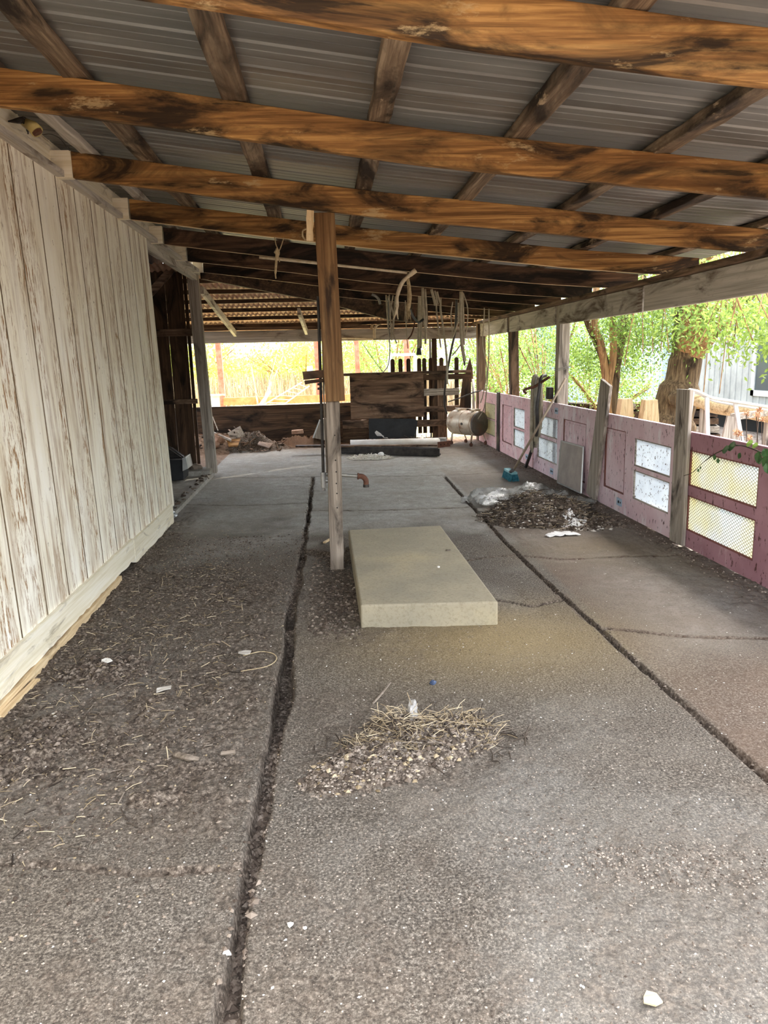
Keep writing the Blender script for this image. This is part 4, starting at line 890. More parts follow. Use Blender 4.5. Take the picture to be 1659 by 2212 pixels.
shard('scrap_board', 'flat reddish board in the middle of the junk heap', [(-1.643, 12.300, 0.214), (-1.427, 12.400, 0.235), (-1.457, 12.200, 0.128), (-1.607, 12.200, 0.125)], .02, 'rafter_x')
tag(MB().bar((-1.937, 12.900, 0.557), (-1.832, 12.700, 0.335), .012, .012).build('thin_stick', 'grey_z'), 'thin stick standing up from the left of the junk heap', 'stick')
tag(MB().blob((-1.784, 12.350, 0.229), (.10, .08, .09), 21, .3, 2).build('rock', 'brick', smooth=False), 'large tan rock in the junk heap', 'rock')
tag(MB().blob((-1.858, 12.300, 0.146), (.08, .07, .06), 22, .3, 2).build('rock', 'brick'), 'smaller rock at the left foot of the junk heap', 'rock')
q = random.Random(44); b = MB()
for _ in range(170):
    x = q.uniform(-2.2, -.75); y = q.uniform(12.25, 13.0); z = fz(max(x, -1.6), min(y, 13.3))
    p = Vector((x, y, z)); d = Vector((q.gauss(0, 1), q.gauss(0, .6), q.gauss(0, .35))).normalized()*q.uniform(.04, .14)
    b.bar(p, p+d+Vector((0, 0, .01)), q.uniform(.01, .05), q.uniform(.006, .02))
tag(b.build('wood_splinters', 'old_x'), 'splinters and bark scraps covering the junk heap', 'splinters', None, 'stuff')
b = MB().add([(-2.6, 12.1, 0), (-1.6, 12.1, 0), (-1.6, 13.2, .22), (-2.6, 13.2, .26), (-2.1, 12.6, .22)], [(0, 1, 4), (1, 2, 4), (2, 3, 4), (3, 0, 4)])
tag(b.build('dirt_mound', 'soil'), 'brown dirt mound behind the grey door post', 'mound', None, 'stuff')
tag(MB().bar((-0.605, 12.800, 0.253), (-0.407, 12.800, 0.262), .10, .065, rough=.004, seg=2).build('old_brick', 'brick', bevel=.006), 'single old brick lying on the reddish soil near the low back wall', 'brick')
t_ = thing('leaning_box', 'grey box with a pale rim leaning in the corner left of the middle post', 'box', (-.2, 12.9, 0))
MB().extr([(-0.239, 12.800, 0.145), (-0.115, 12.800, 0.426), (-0.090, 12.800, 0.465), (0.005, 12.800, 0.462), (-0.010, 12.800, 0.089)], (0, .2, 0)).build('box_side', 'grey_z', t_)
MB().bar((-0.246, 12.780, 0.147), (-0.114, 12.780, 0.452), .02, .04, up=(0,1,0)).build('rim', 'alu', t_)

# ---- black crate in the side room
t_ = thing('black_crate', 'black metal crate with a pale rim standing in the side room doorway', 'crate', (-1.9, 9.3, .05))
P = [(-2.094, 9.200, 0.186), (-1.792, 9.200, 0.192), (-1.731, 9.200, 0.258), (-1.759, 9.200, 0.322), (-2.083, 9.200, 0.317)]
MB().extr([(-2.163, 9.200, 0.045), (-1.792, 9.200, 0.048), (-1.772, 9.200, 0.300), (-2.139, 9.200, 0.314)], (0, .35, 0)).build('crate_body', 'rubber_black', t_, bevel=.006)
MB().extr([(-1.785, 9.150, 0.164), (-1.710, 9.150, 0.196), (-1.732, 9.150, 0.339), (-1.778, 9.150, 0.324)], (0, .32, 0)).build('end_plate', 'alu', t_, bevel=.004)
MB().bar((-1.947, 9.300, 0.449), (-1.778, 9.300, 0.310), .02, .02).bar((-1.947, 9.300, 0.449), (-2.181, 9.400, 0.335), .02, .02).build('handle_bar', 'darksteel', t_)
MB().extr([(-2.156, 9.400, 0.305), (-1.976, 9.400, 0.415), (-1.831, 9.400, 0.305), (-1.834, 9.400, 0.270), (-2.158, 9.400, 0.282)], (0, .2, 0)).build('lid', 'darksteel', t_)
tag(MB().blob((-1.501, 7.075, 0.040), (.035, .03, .03), 77, .5, 2).build('crumpled_foil', 'alu'), 'crumpled shiny foil ball at the edge of the side room sill', 'foil')
tag(MB().blob((-1.742, 9.770, 0.120), (.07, .05, .05), 78, .5, 2).build('dark_clod', 'clod'), 'dark clod lying on the footing near the black crate', 'clod')
b = MB(); q = random.Random(9)
for k in range(40): tt = k/39; p = Vector((-1.56, 6.95+2.6*tt, .045)); b.blob(p+Vector((q.uniform(-.05, .06), 0, 0)), (q.uniform(.01, .03),)*3, k, .4, 1)
tag(b.build('sill_rubble', 'clod'), 'row of dark rubble crumbs along the side room sill', 'rubble', None, 'stuff')

# ---- socket and wires at the upper left
t_ = thing('lamp_socket', 'old yellow lamp socket with tangled wires on the fascia at the upper left', 'lamp socket', (-1.44, 4.0, 2.55))
MB().tube([(-1.500, 4.295, 2.701), (-1.420, 4.200, 2.645), (-1.400, 4.188, 2.622)], [.020, .030, .032], 14).build('socket_shell', 'yellowplastic', t_, smooth=True)
MB().tube([(-1.402, 4.188, 2.624), (-1.395, 4.189, 2.612)], [.026, .024], 14).build('socket_mouth', 'rust', t_)
b = MB()
for k in range(5): b.tube(bez([(-1.530, 4.175, 2.666), (Vector((-1.500, 4.204, 2.675))+Vector((.03, .02*k-.04, .012*k-.02))), (Vector((-1.500, 4.248, 2.666))+Vector((.02, .01*k, -.012*k+.02))), (-1.470, 4.260, 2.684)], 5), .004, 6)
b.build('tangled_wires', 'darksteel', t_)
MB().box(-1.545, -1.49, 3.72, 3.86, 2.56, 2.68).build('mounting_block', 'painted_z', t_)
o = hose('thin_wire', 'thin dark wire sagging from the lamp socket to the next rafter', [(-1.440, 4.387, 2.662), (-1.400, 4.398, 2.667), (-1.380, 4.480, 2.666), (-1.360, 4.556, 2.627)], .0025, 'darksteel', 'wire')

# ================================================================ DEBRIS ON THE FLOOR
def crumbs(name, lab, n, region, size, mat, seed, dens=None, flat=.6, cat='crumbs'):
    q = np.random.RandomState(seed); xs_ = []; ys__ = []
    while len(xs_) < n:
        x = q.uniform(region[0], region[1], 4000); y = q.uniform(region[2], region[3], 4000)
        p = dens(x, y) if dens else np.ones(4000); k = q.rand(4000) < p; xs_ += list(x[k]); ys__ += list(y[k])
    x = np.array(xs_[:n]); y = np.array(ys__[:n]); z, _, _ = floor_h(x[None, :], y[None, :]); z = z[0]
    s = size[0]*(size[1]/size[0])**q.rand(n)**1.0
    ov = np.array([(1,0,0), (0,1,0), (-1,0,0), (0,-1,0), (0,0,1), (0,0,-.5)], float); of = [(0,1,4), (1,2,4), (2,3,4), (3,0,4), (1,0,5), (2,1,5), (3,2,5), (0,3,5)]
    V = np.zeros((n, 6, 3)); a = q.rand(n)*6.28; ca_, sa = np.cos(a), np.sin(a); el = q.uniform(.5, 1.5, n)
    for i in range(6):
        w_ = ov[i]*q.uniform(.7, 1.3, (n, 3)); px_ = w_[:, 0]*el*s; py_ = w_[:, 1]*s; V[:, i, 0] = x+px_*ca_-py_*sa; V[:, i, 1] = y+px_*sa+py_*ca_; V[:, i, 2] = z+w_[:, 2]*s*flat+s*.1
    F = (np.arange(n)[:, None, None]*6+np.array(of)[None]).reshape(-1, 3)
    o = MB().add(V.reshape(-1, 3).tolist(), F.tolist()).build(name, mat); return tag(o, lab, cat, None, 'stuff')
def d_left(x, y): return np.clip(np.exp(-((x+1.0)/.6)**2)*.9*((x < -.2)), 0, 1)*np.clip((y-1.6)/1.0, .1, 1)
crumbs('dirt_crumbs', 'brown dirt crumbs covering the floor along the left wall', 9500, (-1.44, -.22, 1.7, 6.2), (.002, .010), 'clod', 1, d_left)
crumbs('dirt_crumbs', 'pale straw coloured crumbs along the left wall', 1100, (-1.44, -.2, 1.7, 6.5), (.002, .007), 'straw', 2, d_left)
crumbs('dirt_crumbs', 'fine grit scattered over the middle floor', 5200, (-.3, 1.45, 1.2, 4.2), (.0013, .0045), 'crumb', 3)
crumbs('dirt_crumbs', 'fine grit scattered in the foreground', 6000, (-1.1, 1.4, 1.2, 2.8), (.0012, .0045), 'crumb', 4)
crumbs('pale_grit', 'tiny pale grit specks scattered over the floor', 900, (-1.4, 2.5, 1.3, 8), (.0015, .005), 'chip', 5, lambda x, y: np.exp(-((y-2)/3)**2))
cl = lambda x, y: np.exp(-((x-np.interp(y, [p[1] for p in crackL], [p[0] for p in crackL]))/.017)**2)
crumbs('dirt_clumps', 'small mound of clods on the dirt near the left wall', 900, (-1.4, -.8, 2.5, 3.8), (.004, .016), 'clod', 27, lambda x, y: heap(x, y, -1.12, 3.45, .24, .2, 1)+heap(x, y, -1.2, 2.75, .15, .3, .5), .7, 'clods')
crumbs('joint_debris', 'clods and grit filling the left slab joint', 2000, (-.36, -.12, 1.2, 9.3), (.003, .011), 'clod', 6, cl)
cr = lambda x, y: np.exp(-((x-np.interp(y, [p[1] for p in crackR], [p[0] for p in crackR]))/.02)**2)
crumbs('crack_rubble', 'rubble lumps wedged in the near end of the left slab joint', 420, (-.36, -.2, 1.2, 2.9), (.006, .016), 'clod', 36, cl, .7, 'rubble')
crumbs('joint_debris', 'small debris filling the right slab joint', 900, (1.3, 1.55, 1.9, 9), (.003, .008), 'clod', 7, cr)
crumbs('fence_debris', 'leaf crumbs along the foot of the door fence', 1300, (2.35, 2.62, 3.5, 12.5), (.004, .012), 'crumb', 8, lambda x, y: np.clip((x-2.33)/.28, 0, 1)**2)
crumbs('post_debris', 'clods around the foot of the middle post', 900, (-.15, .14, 3.7, 5.6), (.004, .016), 'clod', 9)
hp1 = lambda x, y: heap(x, y, .24, 2.49, .45, .17, 1, .42)+heap(x, y, .30, 2.62, .26, .18, .6)
crumbs('dirt_heap', 'small swept heap of dirt clods in the foreground', 6500, (-.25, .85, 2.2, 3.0), (.0025, .009), 'crumb', 10, hp1, .5, 'heap')
crumbs('dirt_heap', 'pale bits mixed into the small foreground heap', 500, (-.2, .8, 2.25, 2.95), (.004, .014), 'straw', 11, hp1, .5, 'heap')
hp2 = lambda x, y: heap(x, y, 1.88, 6.45, .58, .48, 1)+heap(x, y, 2.15, 6.1, .4, .3, .5)
crumbs('debris_heap', 'dark clods of the larger swept heap by the plastic sheeting', 2600, (1.2, 2.6, 5.7, 7.0), (.008, .028), 'clod', 12, hp2, .8, 'heap')
crumbs('debris_heap', 'pale bits in the larger swept heap', 900, (1.2, 2.6, 5.7, 7.0), (.006, .022), 'chip', 13, hp2, .4, 'heap')
sticks('twig_heap', 'tangled twigs and straw of the larger swept heap', 1.9, 6.42, .56, .46, 1500, 'darkstraw', (.02, .10), .0022, 14, .05)
sticks('twig_heap', 'pale straw in the larger swept heap', 1.95, 6.38, .54, .44, 420, 'straw', (.02, .09), .0017, 15, .05)
crumbs('dirt_lumps', 'larger clods in the small foreground heap', 170, (-.2, .8, 2.25, 2.9), (.009, .018), 'clod', 21, hp1, .7, 'clods')
sticks('straw_wisps', 'thin straw wisps in the small foreground heap', .32, 2.60, .32, .16, 420, 'straw', (.02, .09), .0013, 16, .05)
sticks('twig_wisps', 'thin dark twigs in the small foreground heap', .30, 2.55, .42, .18, 160, 'darkstraw', (.03, .10), .002, 17, .02)
sticks('floor_straw', 'scattered straw and twigs on the dirty left floor', -.95, 3.7, .48, 1.7, 420, 'straw', (.015, .06), .0015, 18)
sticks('floor_twigs', 'scattered dark twigs on the dirty left floor', -.9, 3.6, .5, 1.8, 300, 'darkstraw', (.02, .07), .002, 19)
crumbs('gravel_patch', 'patch of pale gravel crumbs at the lower right of the floor', 1300, (.3, 1.4, 1.5, 2.1), (.0015, .006), 'crumb', 33, lambda x, y: heap(x, y, .95, 1.80, .42, .12, 1, -.15)+heap(x, y, .6, 1.95, .2, .1, .4))
# individual bits
def chip(lab, p, s, seed, mat='chip', name='paper_scrap', cat='scrap', h=.004):
    q = random.Random(seed); n = 6; a0 = q.uniform(0, 6); P = []
    z = fz(p[0], p[1])+.004
    for k in range(n): a = a0+6.283*k/n; r = s*q.uniform(.55, 1.1); P.append((p[0]+r*math.cos(a)*1.3, p[1]+r*math.sin(a), z+q.uniform(0, s*.35)))
    return tag(MB().extr(P, (0, 0, h)).build(name, mat), lab, cat)
chip('pale triangular chip lying on the dirt left of the long crack', (-0.775, 3.152, 0.000), .032, 1, 'painted_x', 'wood_chip', 'chip')
chip('white flake beside the crack near the bottom of the view', (-0.306, 1.629, 0.000), .010, 2, 'chip')
chip('larger of two white flakes right of the crack', (-0.150, 1.696, 0.000), .009, 3, 'chip')
chip('smaller of two white flakes right of the crack', (-0.111, 1.682, 0.000), .006, 4, 'chip')
chip('long pale shell-like flake at the bottom right of the floor', (0.677, 1.371, 0.000), .020, 5, 'tan_x', 'pale_flake', 'flake')
chip('pale flat scrap in the dirt midway up the left floor', (-0.457, 3.552, 0.000), .03, 6, 'painted_x', 'wood_chip', 'chip')
chip('white crumpled bit on the dirt near the left wall', (-1.114, 3.473, 0.000), .03, 7, 'chip')
chip('small white bit near the lower left of the dirt', (-1.207, 3.018, 0.000), .012, 8, 'chip')
tag(MB().blob(tuple(Vector((0.430, 3.103, 0.000))+Vector((0, 0, .008))), (.014, .012, .010), 3, .3, 2).build('plastic_bit', 'blueplastic'), 'small dark blue plastic cap on the floor behind the foreground heap', 'cap')
tag(MB().blob(tuple(Vector((0.801, 4.918, 0.135))+Vector((0, 0, .004))), (.016, .012, .006), 31, .5, 2).build('dry_leaf', 'darkstraw'), 'small dark leaf on the concrete pad', 'leaf')
tag(MB().blob(tuple(Vector((0.672, 4.518, 0.135))+Vector((0, 0, .004))), (.010, .010, .007), 32, .3, 1).build('white_pebble', 'chip'), 'tiny white pebble on the concrete pad', 'pebble')
tag(MB().tube(bez([(-0.616, 2.595, 0.015), (-0.563, 2.543, 0.030), (-0.522, 2.542, 0.020)], 4), [.012, .012, .012, .013, .013, .012, .010, .009, .008], 7).build('thick_stick', 'stump_x'), 'thick pale stick end lying on the left floor', 'stick')
tag(MB().tube([(-0.446, 2.581, 0.015), (-0.394, 2.579, 0.020)], .008, 7).build('short_stick', 'stump_x'), 'short pale stick right of the thick stick end', 'stick')
tag(MB().tube(bez([(0.145, 2.926, 0.010), (0.183, 2.980, 0.020), (0.236, 3.101, 0.020)], 4), .005, 6).build('long_stick', 'stump_y'), 'straight straw coloured stick above the foreground heap', 'stick')
tag(MB().bar((-1.427, 3.011, 0.012), (-1.411, 3.381, 0.012), .03, .012).build('wood_strip', 'tan_y'), 'long pale wooden strip lying at the foot of the left wall', 'strip')
hose('wire_ring', 'thin wire curl lying on the dirt left of the crack', [(-0.487, 3.516, 0.012), (-0.389, 3.574, 0.012), (-0.317, 3.539, 0.012), (-0.296, 3.459, 0.012), (-0.340, 3.381, 0.012), (-0.457, 3.343, 0.012)], .0022, 'rope', 'wire')
tag(MB().bar((-0.061, 5.782, 0.020), (0.023, 5.916, 0.030), .02, .012).build('wood_sliver', 'tan_x'), 'pale sliver of wood left of the post foot', 'sliver')
q = random.Random(5)
tag(MB().blob((.29, 2.69, .08), (.016, .026, .045), 61, .5, 3).build('feather_tuft', 'paper_grey', smooth=True), 'grey white tuft standing up in the foreground heap', 'tuft')
# plastic and paper by the larger heap
cloth('plastic_sheeting', 'translucent white plastic sheeting lying left of the larger heap', (1.80, 7.30), .50, .24, .16, 'plastic', 3, 'plastic sheet', .55)
cloth('plastic_sheeting', 'small clear plastic sheet at the right edge of the larger heap', (2.40, 7.0), .22, .20, .06, 'plastic', 8, 'plastic sheet', -.2)
cloth('plastic_bag', 'crumpled clear plastic bag behind the larger heap', (2.22, 7.42), .22, .14, .11, 'plastic', 12, 'plastic bag', .1)
cloth('paper_sheet', 'crumpled white paper lying in front of the larger heap', (1.87, 5.74), .13, .075, .035, 'paper', 5, 'paper', .2)
cloth('paper_sheet', 'flat pale card stuck in the right front of the larger heap', (2.06, 6.05), .10, .10, .02, 'paper', 6, 'card', .8)

# ================================================================ OUTSIDE
def leaves(name, n, clusters, spread, size, mat, parent, seed, droop=.3):
    q = np.random.RandomState(seed); cl = np.array([c[:3] for c in clusters], float); wt_ = np.array([c[3] if len(c) > 3 else 1 for c in clusters], float); wt_ /= wt_.sum()
    ci = q.choice(len(cl), n, p=wt_); p = cl[ci]+q.normal(0, 1, (n, 3))*np.array(spread)
    d = q.normal(0, 1, (n, 3)); d[:, 2] -= droop; d /= np.linalg.norm(d, axis=1)[:, None]
    u = np.cross(d, q.normal(0, 1, (n, 3))); u /= np.linalg.norm(u, axis=1)[:, None]; w_ = np.cross(d, u)
    s = q.uniform(size[0], size[1], n)[:, None]
    V = np.stack([p, p+d*s*.45+u*s*.24+w_*s*.06, p+d*s, p+d*s*.45-u*s*.24+w_*s*.06], 1).reshape(-1, 3)
    i = np.arange(n)[:, None]*4; F = np.concatenate([i+np.array([[0, 1, 2]]), i+np.array([[0, 2, 3]])], 0)
    return MB().add(V.tolist(), F.tolist()).build(name, mat, parent)
def cloud(n, c, r, seed, floor_=None):
    q = random.Random(seed); out = []
    while len(out) < n:
        p = [q.uniform(-1, 1) for _ in range(3)]
        if .25 < sum(a*a for a in p) < 1: out.append((c[0]+p[0]*r[0], c[1]+p[1]*r[1], max(c[2]+p[2]*r[2], floor_ if floor_ is not None else -9)))
    return out
# big leaning tree
t_ = thing('big_tree', 'large gnarled leaning tree with a thick furrowed trunk and drooping lime foliage beyond the fence', 'tree', (4.6, 9.4, -.05))
MB().tube(bez([(4.38, 9.4, -.15), (4.42, 9.4, .25), (4.50, 9.4, .62), (4.60, 9.4, 1.05), (4.64, 9.4, 1.4), (4.60, 9.35, 1.8), (4.45, 9.2, 2.4), (4.3, 9.0, 3.2)], 5), [.42]*2+[.39]*3+[.33]*5+[.26]*5+[.205]*5+[.18]*5+[.15]*5+[.12]*6, 22).blob((4.42, 9.16, .85), (.09, .07, .11), 3, .2, 3).build('trunk', 'bark', t_, smooth=True)
b = MB().tube(bez([(4.64, 9.4, 1.35), (4.85, 9.2, 1.75), (5.2, 8.8, 2.3), (5.5, 8.4, 2.9)], 5), [.17]*5+[.14]*5+[.11]*6, 12).tube(bez([(4.6, 9.3, 1.5), (4.45, 8.8, 2.1), (4.3, 8.2, 2.7)], 5), [.13]*5+[.09]*6, 10)
q = random.Random(3)
for k in range(46):
    a = Vector((q.uniform(3.7, 5.2), q.uniform(6.6, 9.6), q.uniform(1.9, 2.8))); d = Vector((q.uniform(-.3, .3), q.uniform(-.4, .2), -q.uniform(.4, 1.1)))
    b.tube(bez([a, a+d*.4+Vector((q.uniform(-.08, .08),)*3), a+d], 4), [.009]*4+[.006]*5, 5, False)
b.build('branch', 'bark2', t_)
leaves('foliage', 9000, cloud(90, (4.5, 8.0, 2.15), (1.1, 1.4, .62), 1)+cloud(40, (4.7, 7.2, 1.75), (.8, .8, .35), 2), (.13, .13, .15), (.035, .075), 'leaf_lime', t_, 1, .8)
leaves('foliage', 5000, cloud(70, (4.4, 9.3, 2.1), (.9, 1.0, .55), 4), (.14, .14, .14), (.03, .06), 'leaf_green', t_, 2, .6)
# slender forked tree
t_ = thing('slender_tree', 'slender tree forking low into reddish stems beyond the pale leaning board', 'tree', (3.68, 9.6, -.05))
MB().tube(bez([(3.72, 9.6, -.1), (3.70, 9.6, .6), (3.69, 9.6, 1.05)], 5), [.075]*6+[.065]*5, 12).tube(bez([(3.69, 9.6, 1.0), (3.64, 9.6, 1.3), (3.56, 9.55, 1.6), (3.46, 9.5, 1.85), (3.45, 9.4, 2.6)], 5), [.05]*10+[.042]*11, 10).tube(bez([(3.70, 9.6, 1.0), (3.76, 9.6, 1.4), (3.74, 9.6, 1.9), (3.8, 9.5, 2.6)], 5), [.045]*10+[.036]*6, 10).build('trunk', 'bark2', t_, smooth=True)
MB().tube(bez([(3.85, 9.85, -.1), (3.84, 9.85, .8), (3.92, 9.85, 1.5), (4.05, 9.8, 2.1), (4.3, 9.8, 2.8)], 5), [.095]*8+[.08]*13, 12).tube(bez([(3.84, 9.85, 1.0), (3.68, 9.8, 1.45), (3.50, 9.75, 1.75), (3.40, 9.7, 1.95)], 5), [.06]*8+[.045]*8, 10).build('dark_stem', 'bark', t_, smooth=True)
leaves('foliage', 9500, [c_ for c_ in cloud(150, (3.95, 10.3, 1.75), (.85, 1.2, .62), 5) if c_[0] > 3.5 or c_[2] < 1.6], (.11, .13, .11), (.03, .055), 'leaf_green', t_, 3)
# shrubs behind the fence
for k, (c, r, n, s, lab, mt) in enumerate((((3.55, 11.9, 1.45), (.5, 1.0, .75), 4200, (.03, .055), 'leafy bright shrub filling the opening left of the pale right post', 'leaf_green'),
        ((3.5, 14.2, 1.4), (.6, 1.2, .9), 4200, (.035, .06), 'leafy shrub filling the farthest opening beside the corner post', 'leaf_green'),
        ((4.25, 11.0, .95), (.75, .8, .28), 3000, (.03, .055), 'low leafy shrub between the slender tree and the big trunk', 'leaf_lime'),
        ((5.3, 14.5, 1.5), (1.0, 1.2, 1.0), 3800, (.05, .08), 'green shrub deeper in the yard behind the slender tree', 'leaf_green'))):
    t_ = thing('leafy_shrub', lab, 'shrub', (c[0], c[1], -.05))
    b = MB(); q = random.Random(60+k)
    for _ in range(9): a = q.uniform(0, 6.28); b.tube(bez([(c[0], c[1], -.1), (c[0]+.2*r[0]*math.cos(a), c[1]+.3*r[1]*math.sin(a), c[2]*.6), (c[0]+.8*r[0]*math.cos(a), c[1]+.8*r[1]*math.sin(a), c[2]+r[2]*q.uniform(-.2, .9))], 5), [.02]*5+[.012]*6, 6, False)
    b.build('stems', 'bark2', t_)
    leaves('foliage', n, cloud(70, c, r, 20+k), (.13, .13, .12), s, mt, t_, 30+k)
# far bushes behind the shed
for k, (c, r, n, s, lab, mt) in enumerate((((-6.3, 31, 1.0), (3.4, 2.3, 2.0), 9000, (.10, .2), 'pale yellow green bush at the left of the bright field', 'leaf_yellow'),
        ((-.9, 33, .9), (3.0, 2.2, 1.6), 9000, (.10, .2), 'rounded yellow bush in the middle of the bright field', 'leaf_yellow'),
        ((2.4, 28.5, 1.3), (1.9, 2.0, 2.6), 9000, (.08, .15), 'lime green bush behind the red posts right of the middle post', 'leaf_lime'),
        ((5.9, 25.5, 1.4), (1.6, 2.0, 2.6), 9000, (.07, .13), 'green bush behind the wooden gate at the right', 'leaf_green'),
        ((-9.5, 34, 1.6), (3.5, 2.5, 2.4), 6000, (.12, .2), 'pale bush farthest left beyond the field', 'leaf_yellow'))):
    t_ = thing('field_bush', lab, 'bush', (c[0], c[1], -.1))
    b = MB(); q = random.Random(80+k)
    for _ in range(10): a = q.uniform(0, 6.28); b.tube([(c[0], c[1], -.2), (c[0]+.3*r[0]*math.cos(a), c[1]+.3*r[1]*math.sin(a), c[2]*.6), (c[0]+.8*r[0]*math.cos(a), c[1]+.8*r[1]*math.sin(a), c[2]+r[2]*.5)], [.06, .04, .02], 6, False)
    b.build('stems', 'bark2', t_)
    leaves('foliage', n, cloud(160, c, r, 40+k, 0), (.32, .32, .3), s, mt, t_, 50+k)
# tall dry grass
q = np.random.RandomState(9); n = 5200; x = q.uniform(-7, 4, n); y = q.uniform(19.5, 26, n); hgt = q.uniform(.35, 1.15, n); a = q.normal(0, .12, (n, 2))
V = np.stack([np.stack([x-.008, y, x*0-.1], 1), np.stack([x+.008, y, x*0-.1], 1), np.stack([x+a[:, 0]+.005, y+a[:, 1], hgt], 1), np.stack([x+a[:, 0]-.005, y+a[:, 1], hgt], 1)], 1).reshape(-1, 3)
o = MB().add(V.tolist(), (np.arange(n)[:, None]*4+np.array([[0, 1, 2, 3]])).tolist()).build('tall_grass', 'straw'); tag(o, 'tall dry grass standing in the sunlit field', 'grass', None, 'stuff')
# red steel frame
for px, lab in (((-2.45, .13), 'leftmost red steel post in the sunlit field'), ((-.17, .12), 'red steel post just left of the middle wooden post'), ((.78, .11), 'red steel post just right of the middle wooden post'), ((1.97, .13), 'red steel post behind the picket tops')):
    x, w_ = px; tag(MB().bar((x+.03, 18, -.1), (x-.02, 18, 3.0), w_, .12, up=(0,1,0)).build('steel_post', 'redpost', bevel=.008), lab, 'post')
tag(MB().bar((-2.4, 17.9, .56), (2.1, 17.9, .56), .08, .17).build('orange_beam', 'orange'), 'rust orange steel beam lying across the field side of the shed', 'beam')
tag(MB().bar((-3.4, 15.2, .55), (.2, 15.2, .58), .25, .05, rough=.004, seg=6).build('outside_plank', 'tan_x'), 'sunlit pale plank just beyond the low back wall', 'plank')
for x in (-3.2, -.0): tag(MB().box(x-.08, x+.08, 15.1, 15.3, -.1, .53).build('plank_support', 'tan_z'), 'block under the pale plank beyond the low back wall, %s end' % ('left' if x < -1 else 'right'), 'block')
t_ = thing('cable_spool', 'pale spool table with a round flat top beyond the low wall at the left', 'spool', (-2.5, 17.4, -.05))
MB().tube([(-2.55, 17.4, .72), (-2.55, 17.4, .745)], .26, 24).build('spool_top', 'tan_x', t_); MB().tube([(-2.55, 17.4, -.1), (-2.55, 17.4, .72)], .12, 18).build('spool_drum', 'whitetrim', t_)
# rack leaning
t_ = thing('metal_ladder', 'pale metal ladder rack lying slanted in the bright area left of the middle post', 'ladder', (-.9, 16.5, .5))
A1, A2, B1, B2 = Vector((-1.342, 16.500, 0.533)), Vector((-0.516, 16.900, 0.977)), Vector((-0.904, 16.200, 0.537)), Vector((-0.349, 16.600, 0.900))
b = MB().tube([A1, A2], .014, 8).tube([B1, B2], .014, 8); b.build('rail', 'steel', t_); b = MB()
for k in range(6): u = .08+.84*k/5; b.tube([A1.lerp(A2, u), B1.lerp(B2, u)], .009, 6)
b.build('rungs', 'steel', t_)
tag(MB().bar(Vector((-1.342, 16.500, 0.533))+Vector((0, 0, -.1)), Vector((-1.342, 16.500, 0.533))+Vector((0, 0, -.62)), .05, .05, up=(0,1,0)).build('ladder_prop', 'tan_z'), 'wooden prop under the low end of the pale ladder rack', 'prop')
for k, (p, q_, r, mt, lab) in enumerate((((-1.554, 17.000, 0.758), (-1.620, 17.000, 1.351), .022, 'tan_z', 'upright broken stick left of the ladder rack'), ((-1.375, 16.800, 0.557), (-1.117, 16.800, 1.138), .045, 'tan_z', 'thick leaning timber behind the ladder rack'),
        ((-1.326, 16.900, 0.653), (-0.922, 17.200, 1.567), .014, 'tan_z', 'long thin pole leaning right above the ladder rack'), ((-1.358, 16.900, 0.633), (-1.055, 17.200, 1.611), .010, 'tan_z', 'thinnest pole leaning beside the long thin pole'),
        ((-1.555, 16.900, 0.762), (-1.753, 16.900, 1.033), .012, 'redpost', 'short reddish stick leaning left'), ((-1.399, 16.600, 0.569), (-1.217, 16.800, 0.807), .05, 'tan_z', 'stubby pale timber at the foot of the leaning poles'))):
    p = Vector(p); q_ = Vector(q_); d = (p-q_).normalized(); g_ = p+d*max(0, (p.z+.05)/max(.2, -d.z)) if d.z < -.1 else p
    tag(MB().tube([g_, q_], [r, r*.7], 7).build('leaning_pole', mt), lab, 'pole')
t_ = thing('white_stand', 'white box-shaped frame standing behind the pickets', 'frame', (1.7, 16.2, -.05))
for a, c_ in (((1.40, 1.52), (1.96, 1.52)), ((1.44, -.1), (1.40, 1.5)), ((1.92, -.1), (1.96, 1.5)), ((1.42, 1.12), (1.94, 1.12))): MB().bar((a[0], 16.2, a[1]), (c_[0], 16.2, c_[1]), .07, .06, up=(0,1,0) if a[1] < 0 else (0,0,1)).build('frame_bar', 'whitetrim', t_)
tag(MB().box(-.62, -.42, 27.2, 27.3, .9, 1.25).build('blue_sign', 'bluehouse'), 'tiny pale blue square far away in front of the yellow bush', 'sign')
tag(MB().box(-.64, -.60, 27.24, 27.28, -.1, 1.2).build('sign_stake', 'tan_z'), 'stake holding the tiny pale blue square', 'stake')

# house on the right
t_ = thing('mobile_home', 'pale ribbed mobile home with a window at the far right of the yard', 'house', (8.3, 10, 0))
prof = []; y = 4.0
while y < 15.4: prof += [(y, 0), (y+.16, 0), (y+.17, .015), (y+.19, .015)]; y += .2
vs = []; fs = []
for yy, dx in prof: vs += [(7.72-dx, yy, .46), (7.72-dx, yy, 3.1)]
for k in range(len(prof)-1): fs.append((2*k, 2*k+2, 2*k+3, 2*k+1))
o = MB().add(vs, fs).build('siding', 'house', t_); s_ = o.modifiers.new('s', 'SOLIDIFY'); s_.thickness = .05; s_.offset = 0
MB().box(7.78, 10.8, 4.0, 15.3, .40, 3.15).build('house_body', 'house', t_)
MB().box(7.64, 7.76, 3.9, 15.5, .36, .47).build('bottom_trim', 'whitetrim', t_)
MB().extr([(7.45, 3.8, 3.1), (7.45, 3.8, 3.2), (9.3, 3.8, 3.7), (11.1, 3.8, 3.2), (11.1, 3.8, 3.1)], (0, 11.8, 0)).build('roof', 'whitetrim', t_)
